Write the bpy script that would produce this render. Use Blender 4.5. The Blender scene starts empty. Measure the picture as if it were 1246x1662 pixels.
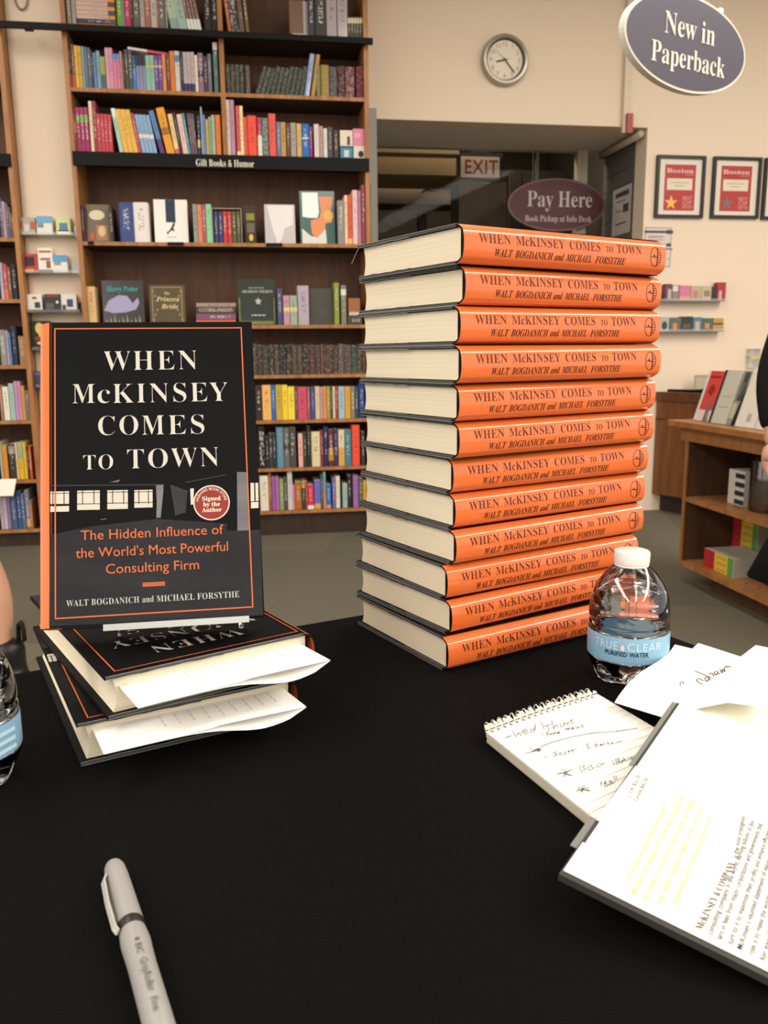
import bpy, bmesh, math, random
from mathutils import Vector, Matrix
random.seed(7)
SC = bpy.context.scene
COL = SC.collection
PI = math.pi
# ------------------------------------------------------------------ camera
F, PITCH, ROLL, TZ, HC = 1343.0, .189, .0106, .74, .2832      # focal length in px of 1246x1662, table height, eye above table
CX, CY = 623.0, 831.0
_f = Vector((0, math.cos(PITCH), -math.sin(PITCH))); _r = Vector((1, 0, 0)); _d = _f.cross(_r)
CR = math.cos(ROLL)*_r + math.sin(ROLL)*_d
CD = -math.sin(ROLL)*_r + math.cos(ROLL)*_d
CAM = Vector((0, 0, TZ+HC))
cd = bpy.data.cameras.new('camera'); cam = bpy.data.objects.new('camera', cd); COL.objects.link(cam)
cd.sensor_fit = 'VERTICAL'; cd.sensor_height = 36; cd.lens = 36*F/1662; cd.clip_start = .02; cd.clip_end = 60
m3 = Matrix((CR, -CD, -_f)).transposed()
cam.matrix_world = Matrix.Translation(CAM) @ m3.to_4x4()
cd.dof.use_dof = True; cd.dof.focus_distance = .74; cd.dof.aperture_fstop = 15
SC.camera = cam
# ------------------------------------------------------------------ world, lights, exposure
SC.view_settings.view_transform = 'Standard'; SC.view_settings.look = 'None'
SC.view_settings.exposure = 0; SC.view_settings.gamma = 1
SC.view_settings.use_curve_mapping = False
w = bpy.data.worlds.new('world'); SC.world = w; w.use_nodes = True
bg = w.node_tree.nodes['Background']; bg.inputs[0].default_value = (1, .945, .87, 1); bg.inputs[1].default_value = 1.5
# (x, y, watts); unseen ceiling lamps, rearmost row added as fill
LIGHTS = [(-2.0, 2.4, 42), (.5, 2.4, 42), (3.0, 2.4, 105),
          (-2.2, .1, 62), (.45, .1, 6), (3.0, .1, 100),
          (-2.2, -2.2, 80), (.5, -2.2, 24), (3.0, -2.2, 100),
          (-2.0, -4.5, 55), (.5, -4.5, 55), (3.0, -4.5, 60)]  # row added behind the camera to light upright faces
CEIL = 3.3
def area(name, loc, rot, size, sy, power, col):
    l = bpy.data.lights.new(name, 'AREA'); l.shape = 'RECTANGLE'; l.size = size; l.size_y = sy; l.energy = power; l.color = col
    o = bpy.data.objects.new(name, l); o.location = loc; o.rotation_euler = rot; COL.objects.link(o); return o
for i, (x, y, p) in enumerate(LIGHTS):
    area('ceiling_and_fill_lamp', (x, y, CEIL-.03), (0, 0, 0), .5, 2.2, p, (1, .945, .875))
# ------------------------------------------------------------------ picture ray helpers (photo frame 1246x1662)
def ray(x, y): return _f*1.0 + CR*((x-CX)/F) + CD*((y-CY)/F)
def onz(x, y, z=0):                # point on a horizontal plane z above the table top
    d = ray(x, y); return CAM + d*((z+TZ-CAM.z)/d.z)
def onfloor(x, y, z=0): return onz(x, y, z-TZ)
def ony(x, y, Y):
    d = ray(x, y); return CAM + d*(Y/d.y)
def onplane(x, y, p, n):
    d = ray(x, y); return CAM + d*((Vector(p)-CAM).dot(n)/d.dot(n))
WY = math.radians(8.8)
WE = Vector((math.cos(WY), math.sin(WY), 0)); WN = Vector((-math.sin(WY), math.cos(WY), 0)); WO = Vector((0, 4.745, 0))
WM = Matrix.Translation(WO) @ Matrix.Rotation(WY, 4, 'Z')        # wall frame: x along the wall, y away from us, z up
WMI = WM.inverted()
def wp(x, y, v=0):                 # photo point -> (u, z) on the plane v behind the bookcase fronts
    p = onplane(x, y, WO+WN*v, WN); return (p-WO).dot(WE), p.z
# ------------------------------------------------------------------ materials
def lin(h):
    h = h.lstrip('#'); c = [int(h[i:i+2], 16)/255 for i in (0, 2, 4)]
    return tuple(((v+.055)/1.055)**2.4 if v > .04045 else v/12.92 for v in c)+(1,)
MATS = {}
def mat(name, hexc, rough=.6, spec=.3, metal=0, var=.06, scale=(6, 6, 6), bump=0, bscale=60, **kw):
    if name in MATS: return MATS[name]
    m = bpy.data.materials.new(name); m.use_nodes = True; nt = m.node_tree; b = nt.nodes['Principled BSDF']
    c = lin(hexc); b.inputs['Roughness'].default_value = rough; b.inputs['Specular IOR Level'].default_value = spec
    b.inputs['Metallic'].default_value = metal
    tc = nt.nodes.new('ShaderNodeTexCoord'); mp = nt.nodes.new('ShaderNodeMapping'); mp.inputs['Scale'].default_value = scale
    nt.links.new(tc.outputs['Object'], mp.inputs[0])
    nz = nt.nodes.new('ShaderNodeTexNoise'); nz.inputs['Scale'].default_value = 1; nz.inputs['Detail'].default_value = 4
    nt.links.new(mp.outputs[0], nz.inputs['Vector'])
    mx = nt.nodes.new('ShaderNodeMix'); mx.data_type = 'RGBA'
    mx.inputs[6].default_value = tuple(v*(1-var) for v in c[:3])+(1,); mx.inputs[7].default_value = tuple(min(1, v*(1+var)) for v in c[:3])+(1,)
    nt.links.new(nz.outputs[0], mx.inputs[0]); nt.links.new(mx.outputs[2], b.inputs['Base Color'])
    if bump:
        n2 = nt.nodes.new('ShaderNodeTexNoise'); n2.inputs['Scale'].default_value = bscale; n2.inputs['Detail'].default_value = 3
        nt.links.new(tc.outputs['Object'], n2.inputs['Vector'])
        bp = nt.nodes.new('ShaderNodeBump'); bp.inputs['Strength'].default_value = bump; bp.inputs['Distance'].default_value = .002
        nt.links.new(n2.outputs[0], bp.inputs['Height']); nt.links.new(bp.outputs[0], b.inputs['Normal'])
    for k, v in kw.items(): b.inputs[k].default_value = v
    MATS[name] = m; return m
def colm(hexc, rough=.55, spec=.3): return mat('paint_'+hexc+('' if rough == .55 else '_%d' % int(rough*100)), hexc, rough, spec)
def wood(name, h1, h2, rough=.45):
    m = bpy.data.materials.new(name); m.use_nodes = True; nt = m.node_tree; b = nt.nodes['Principled BSDF']
    tc = nt.nodes.new('ShaderNodeTexCoord'); mp = nt.nodes.new('ShaderNodeMapping'); mp.inputs['Scale'].default_value = (18, 18, 2.2)
    nt.links.new(tc.outputs['Object'], mp.inputs[0])
    nz = nt.nodes.new('ShaderNodeTexNoise'); nz.inputs['Scale'].default_value = 1.6; nz.inputs['Detail'].default_value = 6; nz.inputs['Distortion'].default_value = .8
    nt.links.new(mp.outputs[0], nz.inputs['Vector'])
    cr = nt.nodes.new('ShaderNodeValToRGB'); cr.color_ramp.elements[0].color = lin(h1); cr.color_ramp.elements[1].color = lin(h2)
    cr.color_ramp.elements[0].position = .3; cr.color_ramp.elements[1].position = .7
    nt.links.new(nz.outputs[0], cr.inputs[0]); nt.links.new(cr.outputs[0], b.inputs['Base Color'])
    b.inputs['Roughness'].default_value = rough; b.inputs['Specular IOR Level'].default_value = .35
    return m
def glass(name, col=(1, 1, 1, 1), ior=1.45, rough=0):
    m = bpy.data.materials.new(name); m.use_nodes = True; b = m.node_tree.nodes['Principled BSDF']
    b.inputs['Base Color'].default_value = col; b.inputs['Roughness'].default_value = rough
    b.inputs['IOR'].default_value = ior; b.inputs['Transmission Weight'].default_value = 1
    return m
def clear_plastic(name, col, alpha_reflect=.12, rough=.05, fres=1.0):     # thin sheet: mostly see-through with a sheen
    m = bpy.data.materials.new(name); m.use_nodes = True; nt = m.node_tree; nt.nodes.clear()
    o = nt.nodes.new('ShaderNodeOutputMaterial'); t = nt.nodes.new('ShaderNodeBsdfTransparent'); t.inputs[0].default_value = col
    g = nt.nodes.new('ShaderNodeBsdfGlossy'); g.inputs[1].default_value = rough; g.inputs[0].default_value = (1, 1, 1, 1)
    lw = nt.nodes.new('ShaderNodeFresnel'); lw.inputs[0].default_value = 1.45
    ad = nt.nodes.new('ShaderNodeMath'); ad.operation = 'ADD'; ad.inputs[1].default_value = alpha_reflect; ad.use_clamp = True
    mx = nt.nodes.new('ShaderNodeMixShader')
    fm = nt.nodes.new('ShaderNodeMath'); fm.operation = 'MULTIPLY'; fm.inputs[1].default_value = fres
    nt.links.new(lw.outputs[0], fm.inputs[0]); nt.links.new(fm.outputs[0], ad.inputs[0]); nt.links.new(ad.outputs[0], mx.inputs[0])
    nt.links.new(t.outputs[0], mx.inputs[1]); nt.links.new(g.outputs[0], mx.inputs[2]); nt.links.new(mx.outputs[0], o.inputs[0])
    return m
# shelf book: colours come from the object's own properties (cloth colour, band colour, band extents)
def book_material(name, rough, fancy):
    m = bpy.data.materials.new(name); m.use_nodes = True; nt = m.node_tree; b = nt.nodes['Principled BSDF']
    def att(n):
        a = nt.nodes.new('ShaderNodeAttribute'); a.attribute_type = 'OBJECT'; a.attribute_name = n; return a
    def mth(op, a, c=None):
        n = nt.nodes.new('ShaderNodeMath'); n.operation = op
        for i, q in enumerate((a, c)):
            if q is None: continue
            if isinstance(q, (int, float)): n.inputs[i].default_value = q
            else: nt.links.new(q, n.inputs[i])
        return n.outputs[0]
    c1, c2, b0, b1, sd = att('c1'), att('c2'), att('b0'), att('b1'), att('sd')
    tc = nt.nodes.new('ShaderNodeTexCoord'); sx = nt.nodes.new('ShaderNodeSeparateXYZ'); nt.links.new(tc.outputs['Generated'], sx.inputs[0])
    z, x = sx.outputs[2], sx.outputs[0]
    band = mth('MULTIPLY', mth('GREATER_THAN', z, b0.outputs['Fac']), mth('LESS_THAN', z, b1.outputs['Fac']))
    mx = nt.nodes.new('ShaderNodeMix'); mx.data_type = 'RGBA'
    nt.links.new(band, mx.inputs[0]); nt.links.new(c1.outputs['Color'], mx.inputs[6]); nt.links.new(c2.outputs['Color'], mx.inputs[7])
    # lettering-like blotches running down the middle of the spine
    cb = nt.nodes.new('ShaderNodeCombineXYZ'); nt.links.new(mth('ADD', mth('MULTIPLY', x, 3.0 if not fancy else 5.0), sd.outputs['Fac']), cb.inputs[0])
    nt.links.new(mth('MULTIPLY', z, 26 if not fancy else 14), cb.inputs[1]); nt.links.new(sd.outputs['Fac'], cb.inputs[2])
    nz = nt.nodes.new('ShaderNodeTexNoise'); nz.inputs['Scale'].default_value = 1; nz.inputs['Detail'].default_value = 2
    nt.links.new(cb.outputs[0], nz.inputs['Vector'])
    k = mth('GREATER_THAN', nz.outputs[0], .53 if not fancy else .56)
    if not fancy:
        mid = mth('LESS_THAN', mth('ABSOLUTE', mth('SUBTRACT', x, .5)), .2)
        zz = mth('MULTIPLY', mth('GREATER_THAN', z, .3), mth('LESS_THAN', z, .86))
        k = mth('MULTIPLY', mth('MULTIPLY', k, mid), zz); k = mth('MULTIPLY', k, .5)
    else: k = mth('MULTIPLY', k, .45)
    c3 = att('c3'); m2 = nt.nodes.new('ShaderNodeMix'); m2.data_type = 'RGBA'
    nt.links.new(k, m2.inputs[0]); nt.links.new(mx.outputs[2], m2.inputs[6]); nt.links.new(c3.outputs['Color'], m2.inputs[7])
    nt.links.new(m2.outputs[2], b.inputs['Base Color'])
    b.inputs['Roughness'].default_value = rough; b.inputs['Specular IOR Level'].default_value = .3
    return m
# ------------------------------------------------------------------ mesh building
class MB:
    def __init__(s): s.v = []; s.f = []; s.m = []; s.k = 0
    def add(s, vs, fs, mi=None):
        o = len(s.v); s.v += [tuple(p) for p in vs]
        for q in fs: s.f.append([i+o for i in q]); s.m.append(s.k if mi is None else mi)
        return s
    def box(s, x0, x1, y0, y1, z0, z1, M=None, mi=None):
        vs = [(x, y, z) for z in (z0, z1) for y in (y0, y1) for x in (x0, x1)]
        if M: vs = [M @ Vector(p) for p in vs]
        return s.add(vs, [(0, 2, 3, 1), (4, 5, 7, 6), (0, 1, 5, 4), (2, 6, 7, 3), (0, 4, 6, 2), (1, 3, 7, 5)], mi)
    def prism(s, poly, fn, t0, t1, mi=None, side=None, caps=True):  # poly of (a,b); fn(a,b,t)->xyz
        n = len(poly); vs = [fn(a, b, t0) for a, b in poly]+[fn(a, b, t1) for a, b in poly]
        o = len(s.v)
        if caps: s.add(vs, [list(range(n))[::-1], list(range(n, 2*n))], mi)
        else: s.add(vs, [], mi)
        for i in range(n):
            j = (i+1) % n; s.f.append([o+i, o+j, o+n+j, o+n+i]); s.m.append((s.k if mi is None else mi) if side is None else side)
        return s
    def lathe(s, prof, n=32, c=(0, 0, 0), sx=1, sy=1, mi=None, fn=None, caps=(True, True)):
        o = len(s.v); R = len(prof)
        for r, z in prof:
            for i in range(n):
                a = 2*PI*i/n; rr = r if fn is None else fn(r, z, a)
                s.v.append((c[0]+rr*math.cos(a)*sx, c[1]+rr*math.sin(a)*sy, c[2]+z))
        for k in range(R-1):
            for i in range(n):
                j = (i+1) % n; s.f.append([o+k*n+i, o+k*n+j, o+(k+1)*n+j, o+(k+1)*n+i]); s.m.append(s.k if mi is None else mi)
        if caps[0]: s.f.append([o+i for i in range(n)][::-1]); s.m.append(s.k if mi is None else mi)
        if caps[1]: s.f.append([o+(R-1)*n+i for i in range(n)]); s.m.append(s.k if mi is None else mi)
        return s
    def tube(s, pts, r, n=10, mi=None, closed=False):
        pts = [Vector(p) for p in pts]; o = len(s.v); N = len(pts); prev = None
        for k, p in enumerate(pts):
            if closed: t = pts[(k+1) % N]-pts[k-1]
            else: t = pts[min(k+1, N-1)]-pts[max(k-1, 0)]
            t.normalize()
            a = prev if prev else (Vector((0, 0, 1)) if abs(t.z) < .9 else Vector((1, 0, 0)))
            u = (a - t*a.dot(t)).normalized(); prev = u; w_ = t.cross(u)
            rr = r[k] if isinstance(r, (list, tuple)) else r
            for i in range(n):
                g = 2*PI*i/n; s.v.append(tuple(p+u*(rr*math.cos(g))+w_*(rr*math.sin(g))))
        for k in range(N if closed else N-1):
            for i in range(n):
                j = (i+1) % n; k2 = (k+1) % N; s.f.append([o+k*n+i, o+k*n+j, o+k2*n+j, o+k2*n+i]); s.m.append(s.k if mi is None else mi)
        if not closed:
            s.f.append([o+i for i in range(n)][::-1]); s.f.append([o+(N-1)*n+i for i in range(n)]); s.m += [s.k if mi is None else mi]*2
        return s
    def sphere(s, c, r, sx=1, sy=1, sz=1, n=16, mi=None):
        prof = [(r*math.sin(PI*k/(n//2)), -r*math.cos(PI*k/(n//2))*sz) for k in range(n//2+1)]
        prof = [(max(a, 1e-5), b) for a, b in prof]
        return s.lathe(prof, n, c, sx, sy, mi)
    def mesh(s, name, mats, smooth=False, bevel=0):
        me = bpy.data.meshes.new(name); me.from_pydata(s.v, [], s.f)
        for m in (mats if isinstance(mats, (list, tuple)) else [mats]): me.materials.append(m)
        for p, mi in zip(me.polygons, s.m): p.material_index = mi; p.use_smooth = bool(smooth)
        bm = bmesh.new(); bm.from_mesh(me); bmesh.ops.recalc_face_normals(bm, faces=bm.faces); bm.to_mesh(me); bm.free()
        if smooth and smooth is not True: me.set_sharp_from_angle(angle=math.radians(smooth))
        me.update(); return me
    def build(s, name, mats, parent=None, smooth=False, loc=None, bevel=0):
        o = bpy.data.objects.new(name, s.mesh(name, mats, smooth)); COL.objects.link(o)
        if parent: o.parent = parent
        if loc is not None: o.location = loc
        if bevel:
            b = o.modifiers.new('bevel', 'BEVEL'); b.width = bevel; b.segments = 2; b.limit_method = 'ANGLE'
        return o
def tag(o, label, cat, group=None):
    o['label'] = label; o['category'] = cat
    if group: o['group'] = group
    return o
def thing(name, label, cat, loc=(0, 0, 0), rotz=0, group=None, M=None):
    o = bpy.data.objects.new(name, None); COL.objects.link(o); o.empty_display_size = .02
    if M is not None: o.matrix_world = M
    else: o.location = loc; o.rotation_euler = (0, 0, rotz)
    return tag(o, label, cat, group)
def struct(o): o['kind'] = 'structure'; return o
def copy_tree(o, parent=None):
    c = o.copy(); COL.objects.link(c)
    if parent: c.parent = parent
    for ch in list(o.children): copy_tree(ch, c)
    return c
def wall_thing(name, label, cat, u, v, z, group=None, rot=0):
    p = WM @ Vector((u, v, z)); return thing(name, label, cat, p, WY+rot, group)
# ------------------------------------------------------------------ lettering: text turned into mesh, fitted to boxes
def style(s, st):
    if st == 'sans': return s
    U, L = {'serif': (0x1D400, 0x1D41A), 'thin': (0x1D400, 0x1D41A), 'ital': (0x1D468, 0x1D482), 'light': (0x1D434, 0x1D44E)}[st]
    out = ''
    for c in s:
        if 'A' <= c <= 'Z': out += chr(U+ord(c)-65)
        elif 'a' <= c <= 'z': out += '\u210e' if (st == 'light' and c == 'h') else chr(L+ord(c)-97)
        elif '0' <= c <= '9' and st in ('serif', 'thin'): out += chr(0x1D7CE+ord(c)-48)
        else: out += c
    return out
_tc = {}
def glyphs(s, st, space=1.0, off=None):
    key = (s, st, space, off)
    if key in _tc: return _tc[key]
    cu = bpy.data.curves.new('lettering', 'FONT'); cu.body = style(s, st); cu.size = 1; cu.resolution_u = 3
    cu.space_character = space; cu.offset = {'thin': -.0135}.get(st, 0) if off is None else off
    o = bpy.data.objects.new('lettering', cu); COL.objects.link(o)
    dg = bpy.context.evaluated_depsgraph_get(); me = o.evaluated_get(dg).to_mesh()
    vs = [(v.co.x, v.co.y) for v in me.vertices]; fs = [list(p.vertices) for p in me.polygons]
    o.evaluated_get(dg).to_mesh_clear(); bpy.data.objects.remove(o); bpy.data.curves.remove(cu)
    _tc[key] = (vs, fs); return vs, fs
_cap = {}
def capheight(st, ch='H'):
    if (st, ch) not in _cap:
        vs, _ = glyphs(ch, st); _cap[(st, ch)] = max(v[1] for v in vs)-min(0, min(v[1] for v in vs))
    return _cap[(st, ch)]
def letters(mb, s, st, x0, x1, y, cap, fn, space=1.0, ref='H', off=None, mi=None):
    """fit text between x0 and x1 with baseline y and capital height cap; fn(x, y) -> 3D point"""
    vs, fs = glyphs(s, st, space, off)
    if not vs: return
    a, b = min(v[0] for v in vs), max(v[0] for v in vs); k = (x1-x0)/(b-a); q = cap/capheight(st, ref)
    mb.add([fn(x0+(v[0]-a)*k, y+v[1]*q) for v in vs], fs, mi)
def natural(s, st, cap, space=1.0, ref='H'):
    vs, fs = glyphs(s, st, space); return (max(v[0] for v in vs)-min(v[0] for v in vs))*cap/capheight(st, ref)
def text_c(mb, s, st, xc, y, cap, fn, space=1.0, squeeze=1.0, mi=None):
    wd = natural(s, st, cap, space)*squeeze; letters(mb, s, st, xc-wd/2, xc+wd/2, y, cap, fn, space, mi=mi)
def ribbon(mb, pts, wd, fn, mi=None):
    """pen stroke: flat ribbon along (a,b) points; fn(a,b)->3D"""
    for (a0, b0), (a1, b1) in zip(pts, pts[1:]):
        dx, dy = a1-a0, b1-b0; L = math.hypot(dx, dy) or 1; nx, ny = -dy/L*wd/2, dx/L*wd/2; ex, ey = dx/L*wd*.3, dy/L*wd*.3
        mb.add([fn(a0-ex+nx, b0-ey+ny), fn(a0-ex-nx, b0-ey-ny), fn(a1+ex-nx, b1+ey-ny), fn(a1+ex+nx, b1+ey+ny)], [(0, 1, 2, 3)], mi)
# ================================================================== room shell
M_wall = mat('wall_paint', '#dcc9b2', .8, .2, var=.02, scale=(1, 1, 1))
M_ceil = mat('ceiling_paint', '#d8cdbb', .9, .1, var=.03)
M_dark = mat('dark_void', '#191817', .9, .1)
def carpet():
    m = bpy.data.materials.new('carpet'); m.use_nodes = True; nt = m.node_tree; b = nt.nodes['Principled BSDF']
    tc = nt.nodes.new('ShaderNodeTexCoord'); mp = nt.nodes.new('ShaderNodeMapping'); mp.inputs['Rotation'].default_value = (0, 0, .15); mp.inputs['Location'].default_value = (.3, .35, 0)
    nt.links.new(tc.outputs['Object'], mp.inputs[0])
    br = nt.nodes.new('ShaderNodeTexBrick'); br.inputs['Scale'].default_value = 1; br.inputs['Mortar Size'].default_value = .002
    br.inputs['Brick Width'].default_value = 1.3; br.inputs['Row Height'].default_value = .75
    br.inputs['Color1'].default_value = lin('#6f6857'); br.inputs['Color2'].default_value = lin('#615c4f'); br.inputs['Mortar'].default_value = lin('#57534a')
    nt.links.new(mp.outputs[0], br.inputs['Vector'])
    nz = nt.nodes.new('ShaderNodeTexNoise'); nz.inputs['Scale'].default_value = 260; nz.inputs['Detail'].default_value = 3
    nt.links.new(tc.outputs['Object'], nz.inputs['Vector'])
    mx = nt.nodes.new('ShaderNodeMix'); mx.data_type = 'RGBA'; mx.blend_type = 'OVERLAY'; mx.inputs[0].default_value = .5
    nt.links.new(br.outputs[0], mx.inputs[6]); nt.links.new(nz.outputs[0], mx.inputs[7]); nt.links.new(mx.outputs[2], b.inputs['Base Color'])
    bp = nt.nodes.new('ShaderNodeBump'); bp.inputs['Strength'].default_value = .5; bp.inputs['Distance'].default_value = .004
    nt.links.new(nz.outputs[0], bp.inputs['Height']); nt.links.new(bp.outputs[0], b.inputs['Normal'])
    b.inputs['Roughness'].default_value = .95; b.inputs['Specular IOR Level'].default_value = .1
    return m
M_carpet = carpet()
struct(MB().box(-6, 7, -5, 8.5, -.05, 0).build('floor', M_carpet))
struct(MB().box(-6, 7, -5, 8.5, CEIL, CEIL+.05).build('ceiling', M_ceil))
def wframe(o): o.matrix_world = WM; return o
VW = .30                                                            # the plain wall stands this far behind the bookcase fronts
UL = wp(611, 300, VW)[0]; UR = wp(1047, 290, VW)[0]; ZT = wp(830, 200, VW)[1]
wb = MB()
wb.box(-6, UL, VW, VW+.15, 0, CEIL); wb.box(UL, UR, VW, VW+.15, ZT, CEIL); wb.box(UR, 6.2, VW, VW+.15, 0, CEIL)
wframe(struct(wb.build('wall_back', M_wall)))
# beige column between the two bookcases
PUL, PUR, PV = -1.885, -1.60, .10
wframe(struct(MB().box(PUL+.003, PUR-.003, PV, VW-.001, 0, CEIL).build('wall_column', M_wall)))
# recessed entrance: soffit, slatted side wall, glass front, dim corridor behind
M_soffit = mat('soffit_paint', '#d6cfc2', .8, .2)
RD = .62; V0 = VW+.15; V1 = VW+RD
M_slat = bpy.data.materials.new('grey_slats'); M_slat.use_nodes = True
nt = M_slat.node_tree; b = nt.nodes['Principled BSDF']; tc = nt.nodes.new('ShaderNodeTexCoord'); wv = nt.nodes.new('ShaderNodeTexWave')
wv.bands_direction = 'Z'; wv.wave_profile = 'SAW'; wv.inputs['Scale'].default_value = 3.2; wv.inputs['Distortion'].default_value = .0
nt.links.new(tc.outputs['Object'], wv.inputs[0]); cr = nt.nodes.new('ShaderNodeValToRGB')
cr.color_ramp.elements[0].color = lin('#2b2927'); cr.color_ramp.elements[1].color = lin('#5a5753'); cr.color_ramp.elements[0].position = .03; cr.color_ramp.elements[1].position = .09
nt.links.new(wv.outputs[0], cr.inputs[0]); nt.links.new(cr.outputs[0], b.inputs['Base Color']); b.inputs['Roughness'].default_value = .6
wframe(struct(MB().box(UL-.05, UR, V0, V1+.06, ZT, ZT+.04).build('ceiling_entrance', M_soffit)))
wframe(struct(MB().box(UL-.35, UR+.35, V1+.02, V1+2.1, ZT+.55, ZT+.6).box(UL-.35, UR+.35, V1+.02, V1+.06, ZT+.04, ZT+.55).build('ceiling_corridor', M_soffit)))
wframe(struct(MB().box(UR, UR+.06, V0, V1, 0, ZT).build('wall_entrance', M_slat)))
M_steel = mat('grey_steel', '#8d887e', .45, .4, var=.03)
wframe(struct(MB().box(UL-.045, UL, VW-.03, V1, 0, wp(608, 178, VW)[1]).build('trim_1', M_steel)))
# pale pipe trim along the corner of soffit and side wall, and the upright at the glass line
a = wp(1015, 211, VW+.06); c_ = wp(946, 243, V1-.02)
wframe(struct(MB().tube([(UR-.03, VW+.02, ZT-.03), (UR-.03, V1-.02, ZT-.03)], .022).build('trim_2', mat('pale_trim', '#b4a893', .6, .3), smooth=True)))
u0, _ = wp(934, 290, V1); u1, _ = wp(950, 290, V1)
wframe(struct(MB().box(u0, u1, V1-.03, V1+.03, 0, ZT).build('trim_3', mat('pale_trim', '#b4a893', .6, .3))))
# glass front
M_glass = clear_plastic('window_glass', (.86, .85, .82, 1), .0, .02, .03)
wframe(struct(MB().box(UL, u0, V1-.004, V1+.004, 0, ZT-.001).build('window_1', M_glass)))
u2, _ = wp(868, 290, V1); u3, _ = wp(873, 290, V1)
wframe(struct(MB().box(u2, u3, V1-.012, V1+.012, 0, ZT-.002).build('trim_4', mat('mullion', '#5b554c', .5, .4))))
# corridor behind
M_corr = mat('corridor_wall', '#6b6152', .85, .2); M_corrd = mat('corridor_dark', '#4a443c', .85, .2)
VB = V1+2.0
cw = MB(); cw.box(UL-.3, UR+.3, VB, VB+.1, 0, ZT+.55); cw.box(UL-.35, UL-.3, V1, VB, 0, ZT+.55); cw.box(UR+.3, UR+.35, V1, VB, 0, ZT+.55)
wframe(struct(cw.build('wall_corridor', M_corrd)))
def beam(name, y0, y1, v, dv, hexc, x0=611, x1=745):
    ua, za = wp(x0, y0, v); ub, zb = wp(x1, y1, v)
    za2 = wp(x1, y0, v)[1]; z0_, z1_ = wp(x0, y1, v)[1], za
    return wframe(struct(MB().box(ua-.2, ub, v, v+dv, z0_, z1_).build(name, mat('beam_'+hexc, hexc, .8, .2))))
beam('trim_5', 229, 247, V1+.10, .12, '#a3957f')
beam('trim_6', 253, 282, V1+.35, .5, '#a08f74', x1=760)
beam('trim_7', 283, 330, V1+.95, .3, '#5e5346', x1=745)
u0, z0 = wp(745, 294, V1+.30); u1, _ = wp(822, 294, V1+.30)
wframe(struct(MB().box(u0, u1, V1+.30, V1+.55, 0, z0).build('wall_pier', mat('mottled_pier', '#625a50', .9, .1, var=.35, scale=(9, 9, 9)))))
pn = MB()
for x0, x1 in ((828, 846), (848, 866), (874, 928)):
    ua, _ = wp(x0, 290, V1+.6); ub, _ = wp(x1, 290, V1+.6); pn.box(ua, ub, V1+.6, V1+.64, 0, ZT)
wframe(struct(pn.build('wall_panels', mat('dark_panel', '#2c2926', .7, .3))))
u0, _ = wp(680, 360, V1+1.2); u1, _ = wp(712, 360, V1+1.2); zz = wp(690, 332, V1+1.2)[1]
dj = MB(); dj.box(u0, u0+.06, V1+1.2, V1+1.3, 0, zz); dj.box(u0-.9, u0+.06, V1+1.2, V1+1.3, zz, zz+.05)
wframe(struct(dj.build('door_1', mat('door_frame', '#5d5447', .7, .3))))
pp = MB()
for (xa, ya), (xb, yb) in (((612, 299), (735, 299)), ((614, 292), (632, 288)), ((684, 312), (735, 287)), ((692, 309), (730, 312))):
    ua, za = wp(xa, ya, V1+.8); ub, zb = wp(xb, yb, V1+.8); pp.tube([(ua, V1+.8, za), (ub, V1+.8, zb)], .008, 6)
pw = wframe(pp.build('sprinkler_pipe', mat('pipe', '#8a7c68', .6, .3))); tag(pw, 'thin pipes and brackets running under the dim corridor beam', 'pipe')
area('corridor_fill_light', tuple(WM @ Vector((.7, V1+.5, ZT+.54))), (0, 0, 0), 1.0, .3, 26, (1, .87, .72))  # added light that brightens the corridor, out of sight above the header
# ================================================================== bookcases
M_wood = wood('oak_shelf', '#8a5a30', '#b07a46'); M_back_shade = wood('oak_back_shaded', '#4e3220', '#623f28', .6)  # back panels: shade inside the case painted in as darker oak
M_shelf_shade = wood('shaded_shelf', '#2e2118', '#3d2c20', .55)  # boards and plinth: shade under the shelves painted in as darker wood
M_black = mat('black_strip', '#121110', .6, .15); M_cream = mat('cream_letter', '#e6dcc8', .6, .2)
SH = {}
for k, p in dict(s2=(360, 150), s3=(360, 252), s4=(360, 394), s5=(500, 527.2), s6=(500, 607.8), s7=(500, 681), s8=(500, 758.5), s9=(500, 827.5)).items():
    SH[k] = wp(p[0], p[1], 0)[1]
SH['s1'] = wp(360, 52, 0)[1]
BT = .019
BL, BR, DEP = -1.60, -.058, .285
def bookcase(label, ul, ur, shelves, ztop, divider=None, signs=(), plinth=.0):
    t = wall_thing('bookcase', label, 'bookcase', 0, 0, 0)
    for x in (ul, ur-.024): MB().box(x, x+.024, 0, DEP, 0, ztop).build('side_panel', M_wood, t)
    MB().box(ul+.024, ur-.024, DEP-.012, DEP, 0, ztop).build('back_panel', M_back_shade, t)
    MB().box(ul+.024, ur-.024, 0, DEP-.012, ztop-.02, ztop).build('top_board', M_wood, t)
    MB().box(ul+.024, ur-.024, .03, .05, 0, min(shelves)-BT).build('plinth', M_shelf_shade, t)
    for z in shelves:
        s = MB().box(ul+.024, ur-.024, .009, DEP-.012, z-BT, z).build('shelf_board', M_shelf_shade, t)  # board body carries the painted shade, only its edge stays plain oak
        MB().box(ul+.024, ur-.024, .002, .009, z-BT, z).build('front_edge', M_wood, s)['label'] = 'oak front edge of the shade-darkened board'
    if divider:
        for u, za, zb in divider: MB().box(u-.012, u+.012, .002, DEP-.012, za, zb).build('divider', M_wood, t)
    return t
zs = [SH[k] for k in ('s1', 's2', 's3', 's4', 's5', 's6', 's7', 's8', 's9')]
ud = wp(361, 130, 0)[0]
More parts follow.
